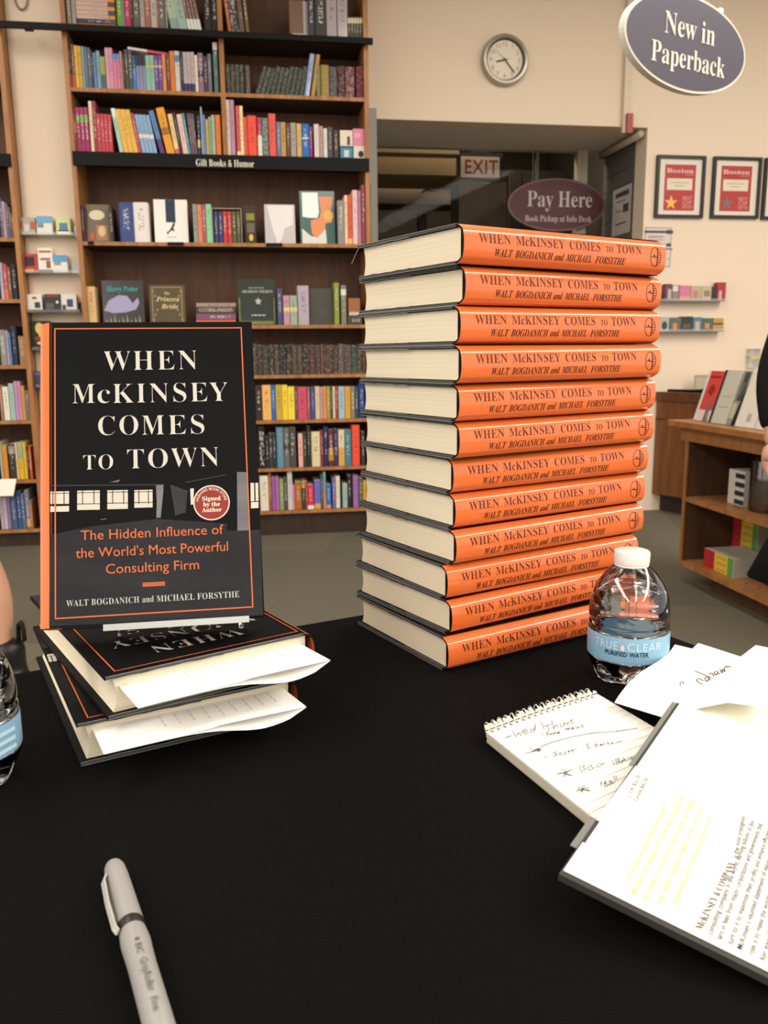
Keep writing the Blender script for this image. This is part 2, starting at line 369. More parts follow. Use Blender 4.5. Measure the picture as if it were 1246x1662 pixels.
bc = bookcase('tall oak bookcase with a black Gift Books & Humor strip, left of the glass entrance', BL, BR, zs, 3.18,
              [(ud, SH['s1'], 3.16), (ud, SH['s2'], SH['s1']-BT), (ud, SH['s3'], SH['s2']-BT)])
# black title strip with lettering
za, zb = wp(360, 251, -.012)[1], wp(360, 273, -.012)[1]
st = MB().box(BL+.01, BR-.004, -.012, .002, zb, za).build('title_strip', M_black, bc)
tb = MB(); x0, _ = wp(318, 265, -.012); x1, _ = wp(412, 265, -.012); zl = wp(365, 270.5, -.012)[1]
letters(tb, 'Gift Books & Humor', 'serif', x0, x1, zl, .034, lambda x, y: (x, -.0135, y), off=-.004)
tb.build('lettering', M_cream, st)
# left bookcase (runs out of the picture)
LZ = [wp(0, y, 0)[1] for y in (860.5, 780, 683, 593, 485.5, 385.5)]
zls = wp(20, 249, 0)[1]
bl = bookcase('oak bookcase cut off by the left edge, beyond the beige column', -3.2, -1.885, sorted(LZ)+[zls, zls+.36, zls+.70], 3.18)
za, zb = wp(8, 249, -.012)[1], wp(8, 270, -.012)[1]
MB().box(-3.19, wp(17, 260, -.012)[0], -.012, .002, zb, za).build('title_strip', M_black, bl)
# black ladder rail across both bookcases
z0 = wp(300, 57, -.05)[1]; z1 = wp(300, 47, -.05)[1]
r = MB(); ur = wp(605, 68, -.05)[0]
r.box(-3.2, ur, -.05, -.028, z0, z1)
for u in (-3.0, -2.2, -1.75, -.9, -.1): r.box(u-.02, u+.02, -.03, .0, z0, z1)
tag(wframe(r.build('ladder_rail', M_black)), 'long black ladder rail crossing both bookcases and the column', 'rail')
# ================================================================== books on the shelves
M_book = book_material('book_cloth', .5, False); M_fancy = book_material('patterned_cloth', .6, True); M_gloss = book_material('glossy_cloth', .12, False)
M_page = mat('shelf_pages', '#d9cbb0', .8, .1, var=.08, scale=(40, 3, 3))
def unit_book(kind, m):
    b = MB(); p = .06
    if kind == 'hard':      # rounded spine towards us (y = 0), boards proud of the page block
        b.prism([(0, .04), (.12, .012), (.35, 0), (.65, 0), (.88, .012), (1, .04), (1, 1), (.92, 1), (.92, .05), (.08, .05), (.08, 1), (0, 1)], lambda x, y, z: (x-.5, y, z), 0, 1, mi=0)
        b.box(-.42, .42, .05, .96, .015, .98, mi=1)
    else:
        b.prism([(0, .012), (.06, 0), (.94, 0), (1, .012), (1, 1), (.95, 1), (.95, .02), (.05, .02), (.05, 1), (0, 1)], lambda x, y, z: (x-.5, y, z), 0, 1, mi=0)
        b.box(-.45, .45, .02, .99, .0, .997, mi=1)
    return b.mesh('book', [m, M_page])
UB = {(k, n): unit_book(k, m) for k in ('hard', 'paper') for n, m in (('b', M_book), ('f', M_fancy), ('g', M_gloss))}
ONES = ['', 'first', 'second', 'third', 'fourth', 'fifth', 'sixth', 'seventh', 'eighth', 'ninth', 'tenth', 'eleventh', 'twelfth', 'thirteenth', 'fourteenth', 'fifteenth', 'sixteenth', 'seventeenth', 'eighteenth', 'nineteenth']
def ordn(n):
    if n < 20: return ONES[n]
    t = {2: 'twent', 3: 'thirt', 4: 'fort'}[n//10]
    return t+'ieth' if n % 10 == 0 else t+'y-'+ONES[n % 10]
def cname(h):
    import colorsys
    r, g, b = [int(h[i:i+2], 16)/255 for i in (0, 2, 4)]
    hh, s, v = colorsys.rgb_to_hsv(r, g, b); hh *= 360
    if v < .3: return 'black' if s < .35 else 'very dark'
    if s < .16: return 'dark grey' if v < .48 else 'grey' if v < .72 else 'white'
    if s < .32 and v > .78 and 15 < hh < 70: return 'cream'
    if hh < 14 or hh >= 345: n = 'red' if s > .5 else ('pink' if v > .6 else 'maroon')
    elif hh < 42: n = ('orange' if v > .72 and s > .5 else 'tan' if v > .62 else 'brown')
    elif hh < 68: n = 'yellow' if v > .6 and s > .4 else 'olive'
    elif hh < 165: n = 'green'
    elif hh < 200: n = 'teal'
    elif hh < 250: n = 'blue'
    elif hh < 310: n = 'purple'
    else: n = 'pink' if v > .5 else 'plum'
    if n in ('blue', 'green', 'purple', 'teal', 'brown', 'red'):
        n = ('dark ' if v < .42 else 'pale ' if v > .7 and s < .4 else '')+n
    return n
def sprops(o, c, c2=None, b=(2, 3), c3=None):
    o['c1'] = list(lin(c)[:3]); o['c2'] = list(lin(c2 or c)[:3]); o['b0'] = float(b[0]); o['b1'] = float(b[1])
    L = sum(lin(c)[:3])/3
    if c3 is None: c3 = 'efe6d6' if L < .25 else '3a332c'
    o['c3'] = list(lin(c3)[:3]); o['sd'] = random.uniform(0, 40)
def shelf_book(u0, u1, z, h, c, v=.02, depth=.15, kind='paper', fin='b', lean=0, **kw):
    o = bpy.data.objects.new('book', UB[(kind, fin)]); COL.objects.link(o)
    wd = max(.006, u1-u0-.0012)
    k = math.cos(lean)
    uc = (u0+u1)/2
    if lean: wd = max(.006, (u1-u0)*k-.0012)
    o.matrix_world = WM @ Matrix.Translation((uc, v, z+abs(math.sin(lean))*wd/2)) @ Matrix.Rotation(lean, 4, 'Y') @ Matrix.Diagonal((wd, depth, h/k if lean else h, 1))
    sprops(o, c, **kw); return o
def row(origin, sc, zs, where, group, items, yb, v=.02):
    """items: (x0, x1, ytop, colour, options) in crop pixels; x measured at the foot of the book"""
    n = 0
    for it in items:
        x0, x1, yt, c = it[:4]; op = dict(it[4]) if len(it) > 4 else {}
        n += 1
        dx = op.pop('dx', 0); nm = op.pop('nm', None); lab = op.pop('lab', None)
        ym = (yt+yb)/2 if not dx else yb
        X0, X1, YM, YT, YB = (origin[0]+x0/sc, origin[0]+x1/sc, origin[1]+ym/sc, origin[1]+yt/sc, origin[1]+yb/sc)
        u0, u1 = wp(X0, YM, v)[0], wp(X1, YM, v)[0]; h = wp((X0+X1)/2, YT, v)[1]-zs
        lean = 0
        if dx:
            ut = wp((X0+X1)/2+dx/sc, YT, v)[0]; ub = wp((X0+X1)/2, YB, v)[0]; lean = math.atan2(ut-ub, h)
        c = c.lstrip('#')
        o = shelf_book(u0, u1, zs+.0005, h, c, v=v, lean=lean, **op)
        wdt = (u1-u0); adj = 'slim ' if wdt < .022 else 'thick ' if wdt > .042 else ''
        desc = lab or '%s%s%s book' % ('leaning ' if lean else '', adj, cname(c))
        tag(o, '%s, %s from the left %s' % (desc, ordn(n), where), 'book', group)
        if nm: o.name = nm
    return n
A, C_, B_, D_ = (100, 0), (350, 0), (100, 150), (350, 150)
S = 4.792
# --- row above the rail
row(A, S, SH['s1'], 'above the ladder rail, left half', 'books above the ladder rail, left half', [
 (36, 70, -90, '8a7a6a'), (74, 106, -90, '9a9288'),
 (424, 470, -120, '5f9a35'), (470, 486, -60, '8a8590'), (486, 530, -110, 'b8385c'), (530, 548, -80, '4a3a36'),
 (550, 604, -100, '6a6058', dict(fin='g')), (605, 640, -120, 'a8a098', dict(fin='g')), (640, 690, -120, 'a06a60', dict(fin='g')), (690, 735, -120, 'b8b0a8', dict(fin='g')),
 (735, 750, -100, 'a06a4a'), (750, 800, -60, '6b6660'), (802, 822, -60, '8a8078'),
 (850, 915, -80, 'a8b8a0', dict(dx=-62, b=(-1, .3), c2='8aa098')), (915, 984, -80, '9ab0a0', dict(dx=-66)),
 (986, 1012, -80, '7a5a50', dict(dx=-70, b=(-1, .3), c2='d8dccc')), (1012, 1038, -80, '6a5048', dict(dx=-70, b=(-1, .3), c2='d8dccc')),
 (1038, 1064, -80, '7a5a50', dict(dx=-70, b=(-1, .3), c2='d8dccc')), (1064, 1092, -80, '6a5048', dict(dx=-70, b=(-1, .3), c2='d8dccc')),
 (1104, 1158, -100, '2c2827'), (1160, 1212, -100, '25232a')], 215)
row(C_, S, SH['s1'], 'above the ladder rail, right half', 'books above the ladder rail, right half', [
 (100, 128, -120, 'b0683a', dict(dx=-58)), (130, 188, -120, '4a4240', dict(dx=-55, fin='f')), (190, 230, -120, '6a5448', dict(dx=-48)), (238, 266, -120, '7a5a44', dict(dx=-45)),
 (718, 766, -90, '3c3c42'), (770, 858, -90, '3a3836'), (860, 940, -90, 'a89c9c', dict(fin='g')), (944, 1024, -90, 'a89c9c', dict(fin='g'))]
 + [(1028+i*22, 1050+i*22, 132, '4a4c3a', dict(b=(.72, .95), c2='d0c0a0')) for i in range(6)], 280)
# --- second row
row(A, S, SH['s2'], 'on the second shelf, left half', 'books on the second shelf, left half', [
 (56, 80, 345, '5a3a30', dict(b=(-1, .3), c2='b0583a')), (80, 103, 345, '7a4a3a', dict(b=(-1, .3), c2='b0583a')), (104, 130, 355, 'd8a93a'), (130, 158, 358, 'c89a30'),
 (160, 178, 362, '7fa0a8'), (178, 205, 365, '5a6878', dict(c3='b08080')), (205, 230, 372, '556070'), (230, 246, 400, '3a3a48'), (246, 272, 410, '6a8aa8', dict(kind='hard')), (273, 302, 396, '7898b0'),
 (304, 322, 440, 'a8b050', dict(b=(-1, .45), c2='5a6a60')), (322, 340, 440, '9aa850', dict(b=(-1, .45), c2='5a6a60')), (342, 370, 372, 'd098a8'), (370, 400, 372, 'c890a0'),
 (402, 430, 420, 'd07a98', dict(b=(.84, 2), c2='5a8ac0')), (430, 456, 420, 'd07a98', dict(b=(.84, 2), c2='5a8ac0')), (456, 474, 400, 'b88a80'), (475, 490, 420, '5a3a30'), (491, 520, 385, '4a4644'), (520, 552, 385, '4e524c'),
 (553, 580, 430, '3a78b8', dict(b=(.6, 2), c2='2f5878')), (580, 605, 430, '8a8aa8', dict(b=(.7, 2), c2='333848')), (605, 630, 430, '8a8aa8', dict(b=(.7, 2), c2='333848')), (630, 655, 430, '8a8aa8', dict(b=(.7, 2), c2='333848')),
 (655, 689, 430, '8ab8a0', dict(b=(.66, .72), c2='c8b860')), (689, 722, 430, '86b49c', dict(b=(.66, .72), c2='c8b860')), (722, 752, 430, '6a4a88', dict(b=(.66, .72), c2='c8a0b0')), (752, 783, 430, '6a4a88', dict(b=(.66, .72), c2='c8a0b0')), (784, 812, 425, 'e0864a'),
 (816, 842, 415, '6a4a3a'), (843, 880, 398, 'd8783a'), (881, 920, 398, 'c8c0b8', dict(b=(.74, .9), c2='5a8ab0')), (921, 945, 400, '3a3838'),
 (946, 976, 405, 'b8a8a8', dict(b=(-1, .22), c2='3a3860')), (976, 1006, 405, 'b8a8a8', dict(b=(-1, .22), c2='3a3860')), (1006, 1035, 405, 'b8a8a8', dict(b=(-1, .22), c2='3a3860')), (1036, 1060, 430, 'e0d0b8'),
 (1062, 1102, 412, '8a6a80', dict(b=(.4, .55), c2='3a2a40')), (1104, 1135, 440, '4a3a48'), (1136, 1166, 420, '6a6a70'), (1178, 1218, 330, '54726f', dict(kind='hard', b=(.86, 2), c2='e0d8cc'))], 705)
P = dict(fin='f', kind='hard', c3='9a9484')
row(C_, S, SH['s2'], 'on the second shelf, right half', 'books on the second shelf, right half', [
 (78, 113, 500, '45423c', P), (115, 150, 500, '423f3a', P), (152, 186, 502, '45423c', P), (188, 220, 502, '403e3a', P), (232, 268, 506, '5a4640', P)]
 + [(305+i*38, 341+i*38, 520+(i % 3)*7, ('3c3f38', '45443c', '38403c')[i % 3], dict(P, dx=62-i*3, c3='98a08a')) for i in range(10)]
 + [(688, 728, 420, '9aa4c8', dict(dx=44, fin='g', kind='hard')), (738, 772, 425, 'b08a4a', dict(dx=42, kind='hard')), (780, 815, 505, '7a7a52', P), (818, 882, 505, '98823a', P), (884, 944, 520, '44545a', dict(P, c3='b07a60')),
    (948, 1004, 515, '55262c', P), (1008, 1080, 520, '6e4248', dict(P, c3='c0a8a0')), (1092, 1176, 520, '642630', dict(P, c3='9a6a6a'))], 750)
# --- third row
G3 = dict(b=(.68, .82), c2='6a9a3a')
row(B_, S, SH['s3'], 'above the black strip, left half', 'books above the Gift Books strip, left half', [
 (88, 115, 130, 'a0505a', dict(b=(.45, .7), c2='d0a060')), (116, 147, 117, '98305f', G3), (147, 179, 117, '98305f', G3), (179, 212, 117, '98305f', G3),
 (218, 245, 68, 'e0c8a8'), (245, 275, 68, '8a3a38'), (276, 305, 166, 'b8404a'), (305, 334, 168, 'b8404a'), (334, 363, 170, 'b8404a'), (363, 392, 172, 'b8404a'),
 (452, 484, 128, 'a8c8b8', dict(dx=-72, b=(.8, 2), c2='d8e0d8')), (486, 524, 135, 'e0b050', dict(dx=-74)), (524, 562, 138, 'e0b050', dict(dx=-74)), (562, 600, 140, 'e0b050', dict(dx=-74)), (602, 625, 165, 'b84a50', dict(dx=-68)),
 (628, 658, 175, '8aa8c8', dict(dx=-66, b=(.4, .5), c2='e0d8d0')), (658, 688, 177, '8aa8c8', dict(dx=-66, b=(.4, .5), c2='e0d8d0')), (688, 717, 179, '8aa8c8', dict(dx=-66, b=(.4, .5), c2='e0d8d0')), (717, 746, 181, '8aa8c8', dict(dx=-66, b=(.4, .5), c2='e0d8d0')),
 (766, 806, 150, '5a80b0', dict(dx=-92, b=(-1, .35), c2='5a3a78')), (818, 882, 128, 'e09a30', dict(dx=-88, b=(.42, .58), c2='a86a20')), (884, 920, 172, 'e8c888', dict(dx=-62, b=(-1, .14), c2='d06050')), (922, 944, 160, '3a3438', dict(dx=-62)), (946, 988, 174, 'e0b8b0', dict(dx=-56)), (989, 1008, 165, '4a98a0', dict(dx=-56)),
 (1009, 1026, 165, '6e5a62', dict(dx=-38)), (1026, 1042, 166, '6e5a62', dict(dx=-36)), (1042, 1058, 168, '6e5a62', dict(dx=-34)), (1060, 1082, 180, '34445a', dict(dx=-10, b=(.2, .4), c2='c8b070')), (1083, 1096, 113, 'a0b0c0'), (1097, 1120, 176, '6a80b0'),
 (1122, 1144, 210, 'b8a860'), (1144, 1168, 190, '8aa070'), (1168, 1194, 176, 'a8b0a8'), (1198, 1238, 176, 'e07a30')], 472)
row(D_, S, SH['s3'], 'above the black strip, right half', 'books above the Gift Books strip, right half', [
 (80, 112, 58, 'e8d8d0'), (113, 149, 58, 'b888a0'), (160, 190, 105, 'd85a50', dict(b=(-1, .1), c2='ecd8a0')), (190, 216, 105, 'ecd8a0'), (218, 246, 192, 'd85a48'), (247, 320, 180, 'e8503a', dict(kind='hard')), (326, 360, 195, 'b04068', dict(b=(-1, .55), c2='e0d4cc')),
 (361, 408, 200, '5a7068', dict(fin='f', c3='d8d0c0')), (412, 470, 165, 'e0584c', dict(kind='hard')), (474, 505, 230, '6a78a0'), (506, 546, 232, 'b8924a'), (548, 582, 240, '6a4030'), (583, 626, 237, 'a09a90'), (630, 668, 243, 'd0a860'), (670, 726, 245, '2a6ab0', dict(b=(.57, .6), c2='e0e0e0')),
 (728, 752, 268, '8a3a78'), (765, 804, 247, 'd8c8c0'), (805, 836, 262, 'b09088'), (838, 868, 280, 'd8d0c8'), (870, 910, 270, '4a4848'), (916, 955, 292, '4a342a')], 505)
# --- display row
X3 = (100, 270); S3 = 4.153
row(X3, S3, SH['s4'], 'under the black strip, left part', 'books on the display shelf, left part', [
 (136, 152, 262, '4a3050'), (322, 346, 270, '3a302c'), (388, 484, 243, '3a4a80', dict(kind='hard')), (486, 588, 243, 'e0d8d0', dict(kind='hard')),
 (886, 916, 255, '8a9490'), (917, 946, 258, 'e0805a'), (946, 974, 258, '9a5a58'), (974, 1012, 255, '8ac89a')], 515)
row(X3, S3, SH['s4'], 'in the slipcase of six', 'boxed set of six on the display shelf',
 [(1026+i*30.4, 1056+i*30.4, 303, c, dict(kind='hard')) for i, c in enumerate(('37406a', '37406a', 'c03a3a', 'c03a3a', '5a5c3a', '5a5c3a'))], 522, v=.03)
X4 = (370, 270)
row(X4, S, SH['s4'], 'under the black strip, right end', 'books on the display shelf, right end', [
 (852, 905, 265, '8a8480'), (906, 930, 225, 'e8c8a0'), (931, 966, 225, 'd0583a', dict(b=(-1, .12), c2='e0b060')), (968, 1008, 185, 'e0b8b8'), (1010, 1034, 190, 'b07a88'), (1036, 1072, 145, '9a4a58', dict(kind='hard')), (1086, 1112, 140, '4a4630')], 592)
row(X3, S3, SH['s5'], 'on the fifth shelf, left part', 'spines on the fifth shelf, left part', [(170, 230, 810, 'd8b078')], 1035)
row(X4, S, SH['s5'], 'on the fifth shelf, right part', 'spines on the fifth shelf, right part', [
 (382, 424, 950, '4a4a68'), (430, 480, 1005, 'c08a98', dict(b=(.45, .6), c2='d8c890')), (482, 538, 1005, '98a890', dict(b=(.45, .6), c2='d8c890')), (542, 630, 928, 'b0a0ac', dict(kind='hard')), (824, 866, 905, '8a9040', dict(kind='hard')), (878, 920, 925, '7a7c68', dict(b=(.75, .9), c2='d0d0c8'))], 1225)
X5 = (405, 540); S5 = 6.23
xs = [30, 75, 130, 190, 245, 300, 370, 425, 480, 535, 600, 660, 720, 745, 840, 895, 955, 1030, 1090, 1140, 1185]
cs = ['3e3a30', '34342c', '3c3a34', '33332e', '3e3830', '25272a', '2a2a2a', '4a4034', '4a4238', '2e2a28', '46322f', '4a3234', '6a4a4a', '4a382c', '443430', '56484a', '4e4444', '33443f', '44342e', '4a382e']
row(X5, S5, SH['s6'], 'in the row of dark patterned books', 'dark patterned books on the sixth shelf',
 [(a, b, 115+(i % 3)*5, c, dict(fin='f', kind='hard', c3=('b09a80', 'a8806a', '8a8a78')[i % 3])) for i, (a, b, c) in enumerate(zip(xs, xs[1:], cs))], 428)
row(X5, S5, SH['s7'], 'in the bright yellow-pink row', 'bright books on the seventh shelf', [
 (60, 125, 540, '3a2a24'), (128, 218, 530, 'e8b060'), (219, 262, 530, '2a68b0'), (264, 328, 528, 'c0a23a'), (329, 385, 528, 'ecc83a'), (386, 456, 545, 'ecd040'), (458, 485, 545, '6a4a44'), (486, 580, 550, 'c84a6a'), (582, 612, 550, 'a05a40'), (616, 658, 550, '3a4a90'),
 (662, 710, 545, 'd0b890'), (711, 744, 550, 'b89090'), (745, 776, 545, 'e08a50'), (777, 816, 545, 'a88a3a'), (818, 838, 545, '2a5a40'), (840, 866, 545, 'dcc0a0'), (867, 896, 545, '9a3a3a'), (898, 960, 545, '98b8c0'), (962, 1020, 545, 'd09a3a'), (1022, 1064, 545, '8a7a60'), (1066, 1098, 545, '3a4a50'), (1100, 1168, 520, '1f3a78', dict(kind='hard'))], 893)
X6 = (405, 680)
row(X6, S5, SH['s8'], 'on the shelf below the yellow books', 'books on the eighth shelf', [
 (85, 157, 90, '17171a', dict(nm='book', c3='17171a')), (160, 195, 180, '2a2a30'), (196, 234, 150, '3a3a42'), (235, 267, 150, '32323a'), (272, 346, 85, '5a8a9a', dict(c3='c080a0', kind='hard')), (348, 402, 90, '6a665e', dict(b=(.45, .6), c2='3a3834')), (404, 470, 85, '4a4642'), (492, 540, 150, 'e0a898'), (545, 576, 140, '3a3a2a'), (578, 618, 75, '2a2a22'),
 (625, 716, 130, 'd8c8a0', dict(kind='hard')), (717, 746, 120, '8a2a34'), (748, 792, 80, '2a3460', dict(kind='hard')), (796, 850, 110, '6a2a2a', dict(b=(.15, .5), c2='b0802a')), (852, 896, 105, '3a3060'), (898, 960, 110, 'd8c8a0', dict(b=(-1, .5), c2='d0a050')), (962, 1028, 110, '4a7a88'), (1034, 1115, 60, 'e8503a', dict(kind='hard')), (1128, 1166, 130, '3a3a34')], 490)
row(X6, S5, SH['s9'], 'on the lowest shelf', 'books on the lowest shelf', [
 (104, 194, 575, 'e0d8c0', dict(kind='hard')), (195, 221, 545, 'a0582a'), (224, 262, 585, '9a5aa0'), (263, 300, 585, 'a868a8'), (303, 346, 610, '8a9a4a'), (347, 382, 600, '4a4a52'), (384, 434, 535, 'c8c0c0'), (435, 458, 670, 'd08090'), (459, 526, 640, 'a8642a'), (528, 566, 630, '33402a', dict(b=(.76, 2), c2='b08a3a')), (567, 584, 630, 'b04a38'),
 (586, 650, 668, 'd0304a', dict(b=(-1, .15), c2='efe6dc')), (655, 718, 622, '6a6ab8', dict(b=(-1, .18), c2='d8a040')), (720, 742, 570, '5a5a58'), (744, 772, 535, '7a9ab0', dict(b=(-1, .5), c2='c08a6a')), (775, 824, 665, '3a6aa8', dict(b=(-1, .15), c2='d88a50')), (836, 868, 600, '6a6aa0'), (870, 916, 580, 'e0d0b8', dict(kind='hard')),
 (940, 990, 655, '98b0a8'), (992, 1032, 575, '26262a'), (1044, 1102, 570, '9a6aa0', dict(kind='hard')), (1104, 1144, 600, '5a5a4a'), (1146, 1186, 630, 'd0a030')], 930)
# left bookcase
SL = 5.54
LZ2 = dict(zip('fedcba', LZ))
def lrow(k, org, yb, items, where):
    row(org, SL, LZ2[k], 'in the left bookcase, '+where, 'left bookcase books, '+where, items, yb)
lrow('a', (0, 300), 470, [(0, 21, 120, '5a5a80'), (22, 54, 150, 'b08a90'), (55, 80, 165, '5a5a78'), (81, 102, 200, '7a5040'), (103, 132, 260, '7a6040')], 'topmost visible row')
lrow('b', (0, 300), 1025, [(0, 29, 700, 'a8a8b8'), (32, 68, 715, 'b04a50', dict(b=(-1, .3), c2='d86a4a')), (70, 100, 740, '8a5a40'), (104, 152, 715, '26282e')], 'second visible row')
lrow('c', (0, 300), 1620, [(0, 55, 1305, '8a8a84'), (57, 80, 1310, 'a898b0'), (82, 102, 1330, '5a80b0'), (106, 152, 1270, '2a2c40', dict(c3='9aa8d0')), (170, 232, 1360, 'a07a50')], 'third visible row')
lrow('d', (0, 580), 565, [(0, 22, 250, 'b07a60'), (28, 82, 265, 'dcdcc8'), (84, 132, 235, '9ab8b0'), (134, 162, 215, 'c88ab8'), (163, 192, 215, 'c08ab0'), (194, 227, 255, 'c89040'), (230, 266, 300, '7a7468')], 'fourth visible row')
lrow('e', (0, 580), 1100, [(0, 20, 760, 'b0b8a0'), (25, 70, 795, 'd08a30'), (82, 140, 780, '3a3430', dict(b=(.72, .95), c2='8a8480')), (142, 164, 770, 'e0b890'), (166, 210, 765, '98b090', dict(b=(-1, .55), c2='d8b020')), (212, 240, 765, 'e0b030'), (242, 260, 800, '3a3028'), (262, 286, 800, 'c05a30')], 'fifth visible row')
lrow('f', (0, 580), 1545, [(0, 30, 1250, 'b8a8b0'), (32, 64, 1260, 'c8b0c0'), (66, 94, 1255, '8a7a9a'), (98, 152, 1255, '4a5a80'), (154, 192, 1210, '3a5a80'), (194, 224, 1230, '5a6a90'), (228, 268, 1195, '7a7a88', dict(b=(.05, .25), c2='d0a060')), (272, 292, 1290, 'b0704a')], 'bottom row')
# ================================================================== face-out books, boxes and stacks on the shelves
def wmat(u, v, z, tilt=0): return WM @ Matrix.Translation((u, v, z)) @ Matrix.Rotation(tilt, 4, 'X')
def faceout(name, label, cat, px, zs, c, spine='2a2420', v=.05, th=.03, tilt=-.10, group=None, gloss=.45):
    """px = (x0, y0, x1, y1) of the cover in the photo; leans back on its shelf"""
    x0, y0, x1, y1 = px; ym = (y0+y1)/2
    u0, u1 = wp(x0, ym, v)[0], wp(x1, ym, v)[0]; h = (wp((x0+x1)/2, y0, v+.02)[1]-zs)/math.cos(tilt)
    t = thing(name, label, cat, M=wmat((u0+u1)/2, v, zs+.001, tilt), group=group); w2 = (u1-u0)/2
    b = MB(); b.box(-w2, w2, 0, .003, 0, h); b.box(-w2, w2, th-.003, th, 0, h); b.box(-w2, -w2+.003, .003, th-.003, 0, h)
    b.build('cover', colm('#'+c, gloss), t)
    MB().box(-w2+.003, w2-.004, .003, th-.003, .004, h-.004).build('page_block', M_page, t)
    def fn(x, y, d=.0006): return (x*w2, -d, y*h)
    return t, fn, w2, h
def panel(t, fn, name, x0, x1, y0, y1, c, d=.0006, rough=.5):
    return MB().add([fn(x0, y0, d), fn(x1, y0, d), fn(x1, y1, d), fn(x0, y1, d)], [(0, 1, 2, 3)]).build(name, colm('#'+c, rough), t)
def oval(t, fn, name, xc, yc, rx, ry, c, d=.0009):
    return MB().add([fn(xc+rx*math.cos(a*PI/12), yc+ry*math.sin(a*PI/12), d) for a in range(24)], [tuple(range(24))]).build(name, colm('#'+c), t)
def cpx(o, s, x0, y0, x1, y1): return (o[0]+x0/s, o[1]+y0/s, o[0]+x1/s, o[1]+y1/s)
z4, z5 = SH['s4'], SH['s5']
t, fn, w2, h = faceout('book', 'olive face-out book with a cream oval title, far left under the black strip', 'book', cpx(X3, S3, 152, 258, 322, 500), z4, '6a5a42', gloss=.35)
oval(t, fn, 'cover_title', 0, .72, .62, .13, 'd8d0b0'); panel(t, fn, 'cover_picture', -.1, .8, .06, .46, 'a87a50'); oval(t, fn, 'cover_spot', -.45, .16, .18, .1, 'c85a28', .0012); oval(t, fn, 'cover_spot', .35, .3, .3, .14, 'd8b890', .0012)
mb = MB(); [mb.add([fn(x*.22-.9+.02*y, y*.12+.03, .0008), fn(x*.22-.78, y*.12+.03, .0008), fn(x*.22-.8, y*.12+.08, .0008)], [(0, 1, 2)]) for x in range(9) for y in range(8) if (x*7+y*3) % 5 < 2]; mb.build('cover_foliage', colm('#8a7a58'), t)
t, fn, w2, h = faceout('book', 'white face-out book with a dark blue vertical stripe and leaping figure', 'book', cpx(X3, S3, 622, 225, 848, 512), z4, 'ece6dc', th=.035)
panel(t, fn, 'cover_stripe', -.3, .28, .48, .998, '23374a')
mb = MB(); mb.add([fn(x, y, .0012) for x, y in ((-.3, .24), (-.1, .3), (.05, .4), (.2, .52), (.22, .42), (.12, .36), (.2, .26), (.05, .3), (-.12, .26), (-.22, .2))], [tuple(range(10))]); mb.build('cover_figure', colm('#2c3238'), t)
panel(t, fn, 'cover_title', -.28, .28, .135, .15, 'a8a49a')
# thick white spine lettering next to the navy spine
# slipcase of the boxed set
u0, _ = wp(100+1018/S3, 372, .02); u1, _ = wp(100+1212/S3, 372, .02); zt = wp(368, 270+298/S3, .02)[1]
t = wall_thing('slipcase', 'cream slipcase holding six small navy, red and olive volumes', 'slipcase', 0, 0, 0)
b = MB(); b.box(u0-.002, u0+.001, .02, .19, z4+.0005, zt+.012); b.box(u1-.001, u1+.002, .02, .19, z4+.0005, zt+.012); b.box(u0-.002, u1+.002, .02, .19, zt+.009, zt+.012); b.box(u0, u1, .186, .19, z4+.0005, zt+.011)
b.build('case', colm('#b8a890'), t)
t, fn, w2, h = faceout('block_calendar', 'small black block with yellow bands and a yellow dot, right of the boxed set', 'calendar', cpx(X4, S, 132, 310, 216, 590), z4, '3a2e22', th=.05, tilt=-.04)
panel(t, fn, 'cover_band', -.75, .75, .62, .8, '8a8a2a'); oval(t, fn, 'cover_spot', .05, .17, .38, .09, 'd8c040'); panel(t, fn, 'cover_lines', -.7, .7, .3, .55, '6a6256')
t, fn, w2, h = faceout('book', 'pale grey glossy face-out book on a small black stand, right of the block', 'book', cpx(X4, S, 286, 298, 522, 605), z4, 'c4bcbc', gloss=.12)
mb = MB(); mb.add([fn(x, y, .0008) for x, y in ((-.85, .98), (.9, .98), (.85, .5), (.3, .4), (.05, .1), (-.2, .02), (-.5, .4))], [tuple(range(7))]); mb.build('cover_picture', colm('#e2dcd8', .2), t)
t, fn, w2, h = faceout('book', 'large glossy face-out book in teal, white and orange', 'book', cpx(X4, S, 560, 192, 832, 605), z4, '4a6a62', gloss=.12, th=.025)
mb = MB(); mb.add([fn(x, y, .0008) for x, y in ((-.85, .97), (.05, .97), (.1, .6), (.0, .5), (-.5, .5), (-.85, .52))], [tuple(range(6))]); mb.build('cover_highlight', colm('#e8ece6', .2), t)
mb = MB(); mb.add([fn(x, y, .0009) for x, y in ((.1, .9), (.9, .9), (.85, .72), (.75, .6), (.9, .52), (.8, .42), (.45, .4), (.4, .2), (-.1, .14), (-.35, .2), (-.4, .45), (.1, .5), (.2, .62))], [tuple(range(13))]); mb.build('cover_figure', colm('#dc8a5c', .25), t)
oval(t, fn, 'cover_spot', .62, .55, .28, .1, 'e8b060', .0012)
mb = MB(); mb.add([fn(x, y, .001) for x, y in ((-.9, .02), (.5, .02), (.45, .3), (.0, .14), (-.4, .16), (-.9, .3))], [tuple(range(6))]); mb.build('cover_ground', colm('#d8d6c8', .25), t)
# little black book stands and shelf talkers
for x0, x1, lab in ((143, 152, 'under the olive face-out book'), (272, 298, 'under the white striped book'), (432, 458, 'under the pale grey book')):
    ua, _ = wp(x0, 395, .0); ub, _ = wp(x1, 395, 0)
    tag(wframe(MB().box(ua, ub, -.004, .04, z4-.016, z4+.0006).build('book_stand', M_black)), 'small black stand clip '+lab, 'stand', 'black stand clips on the display shelf')
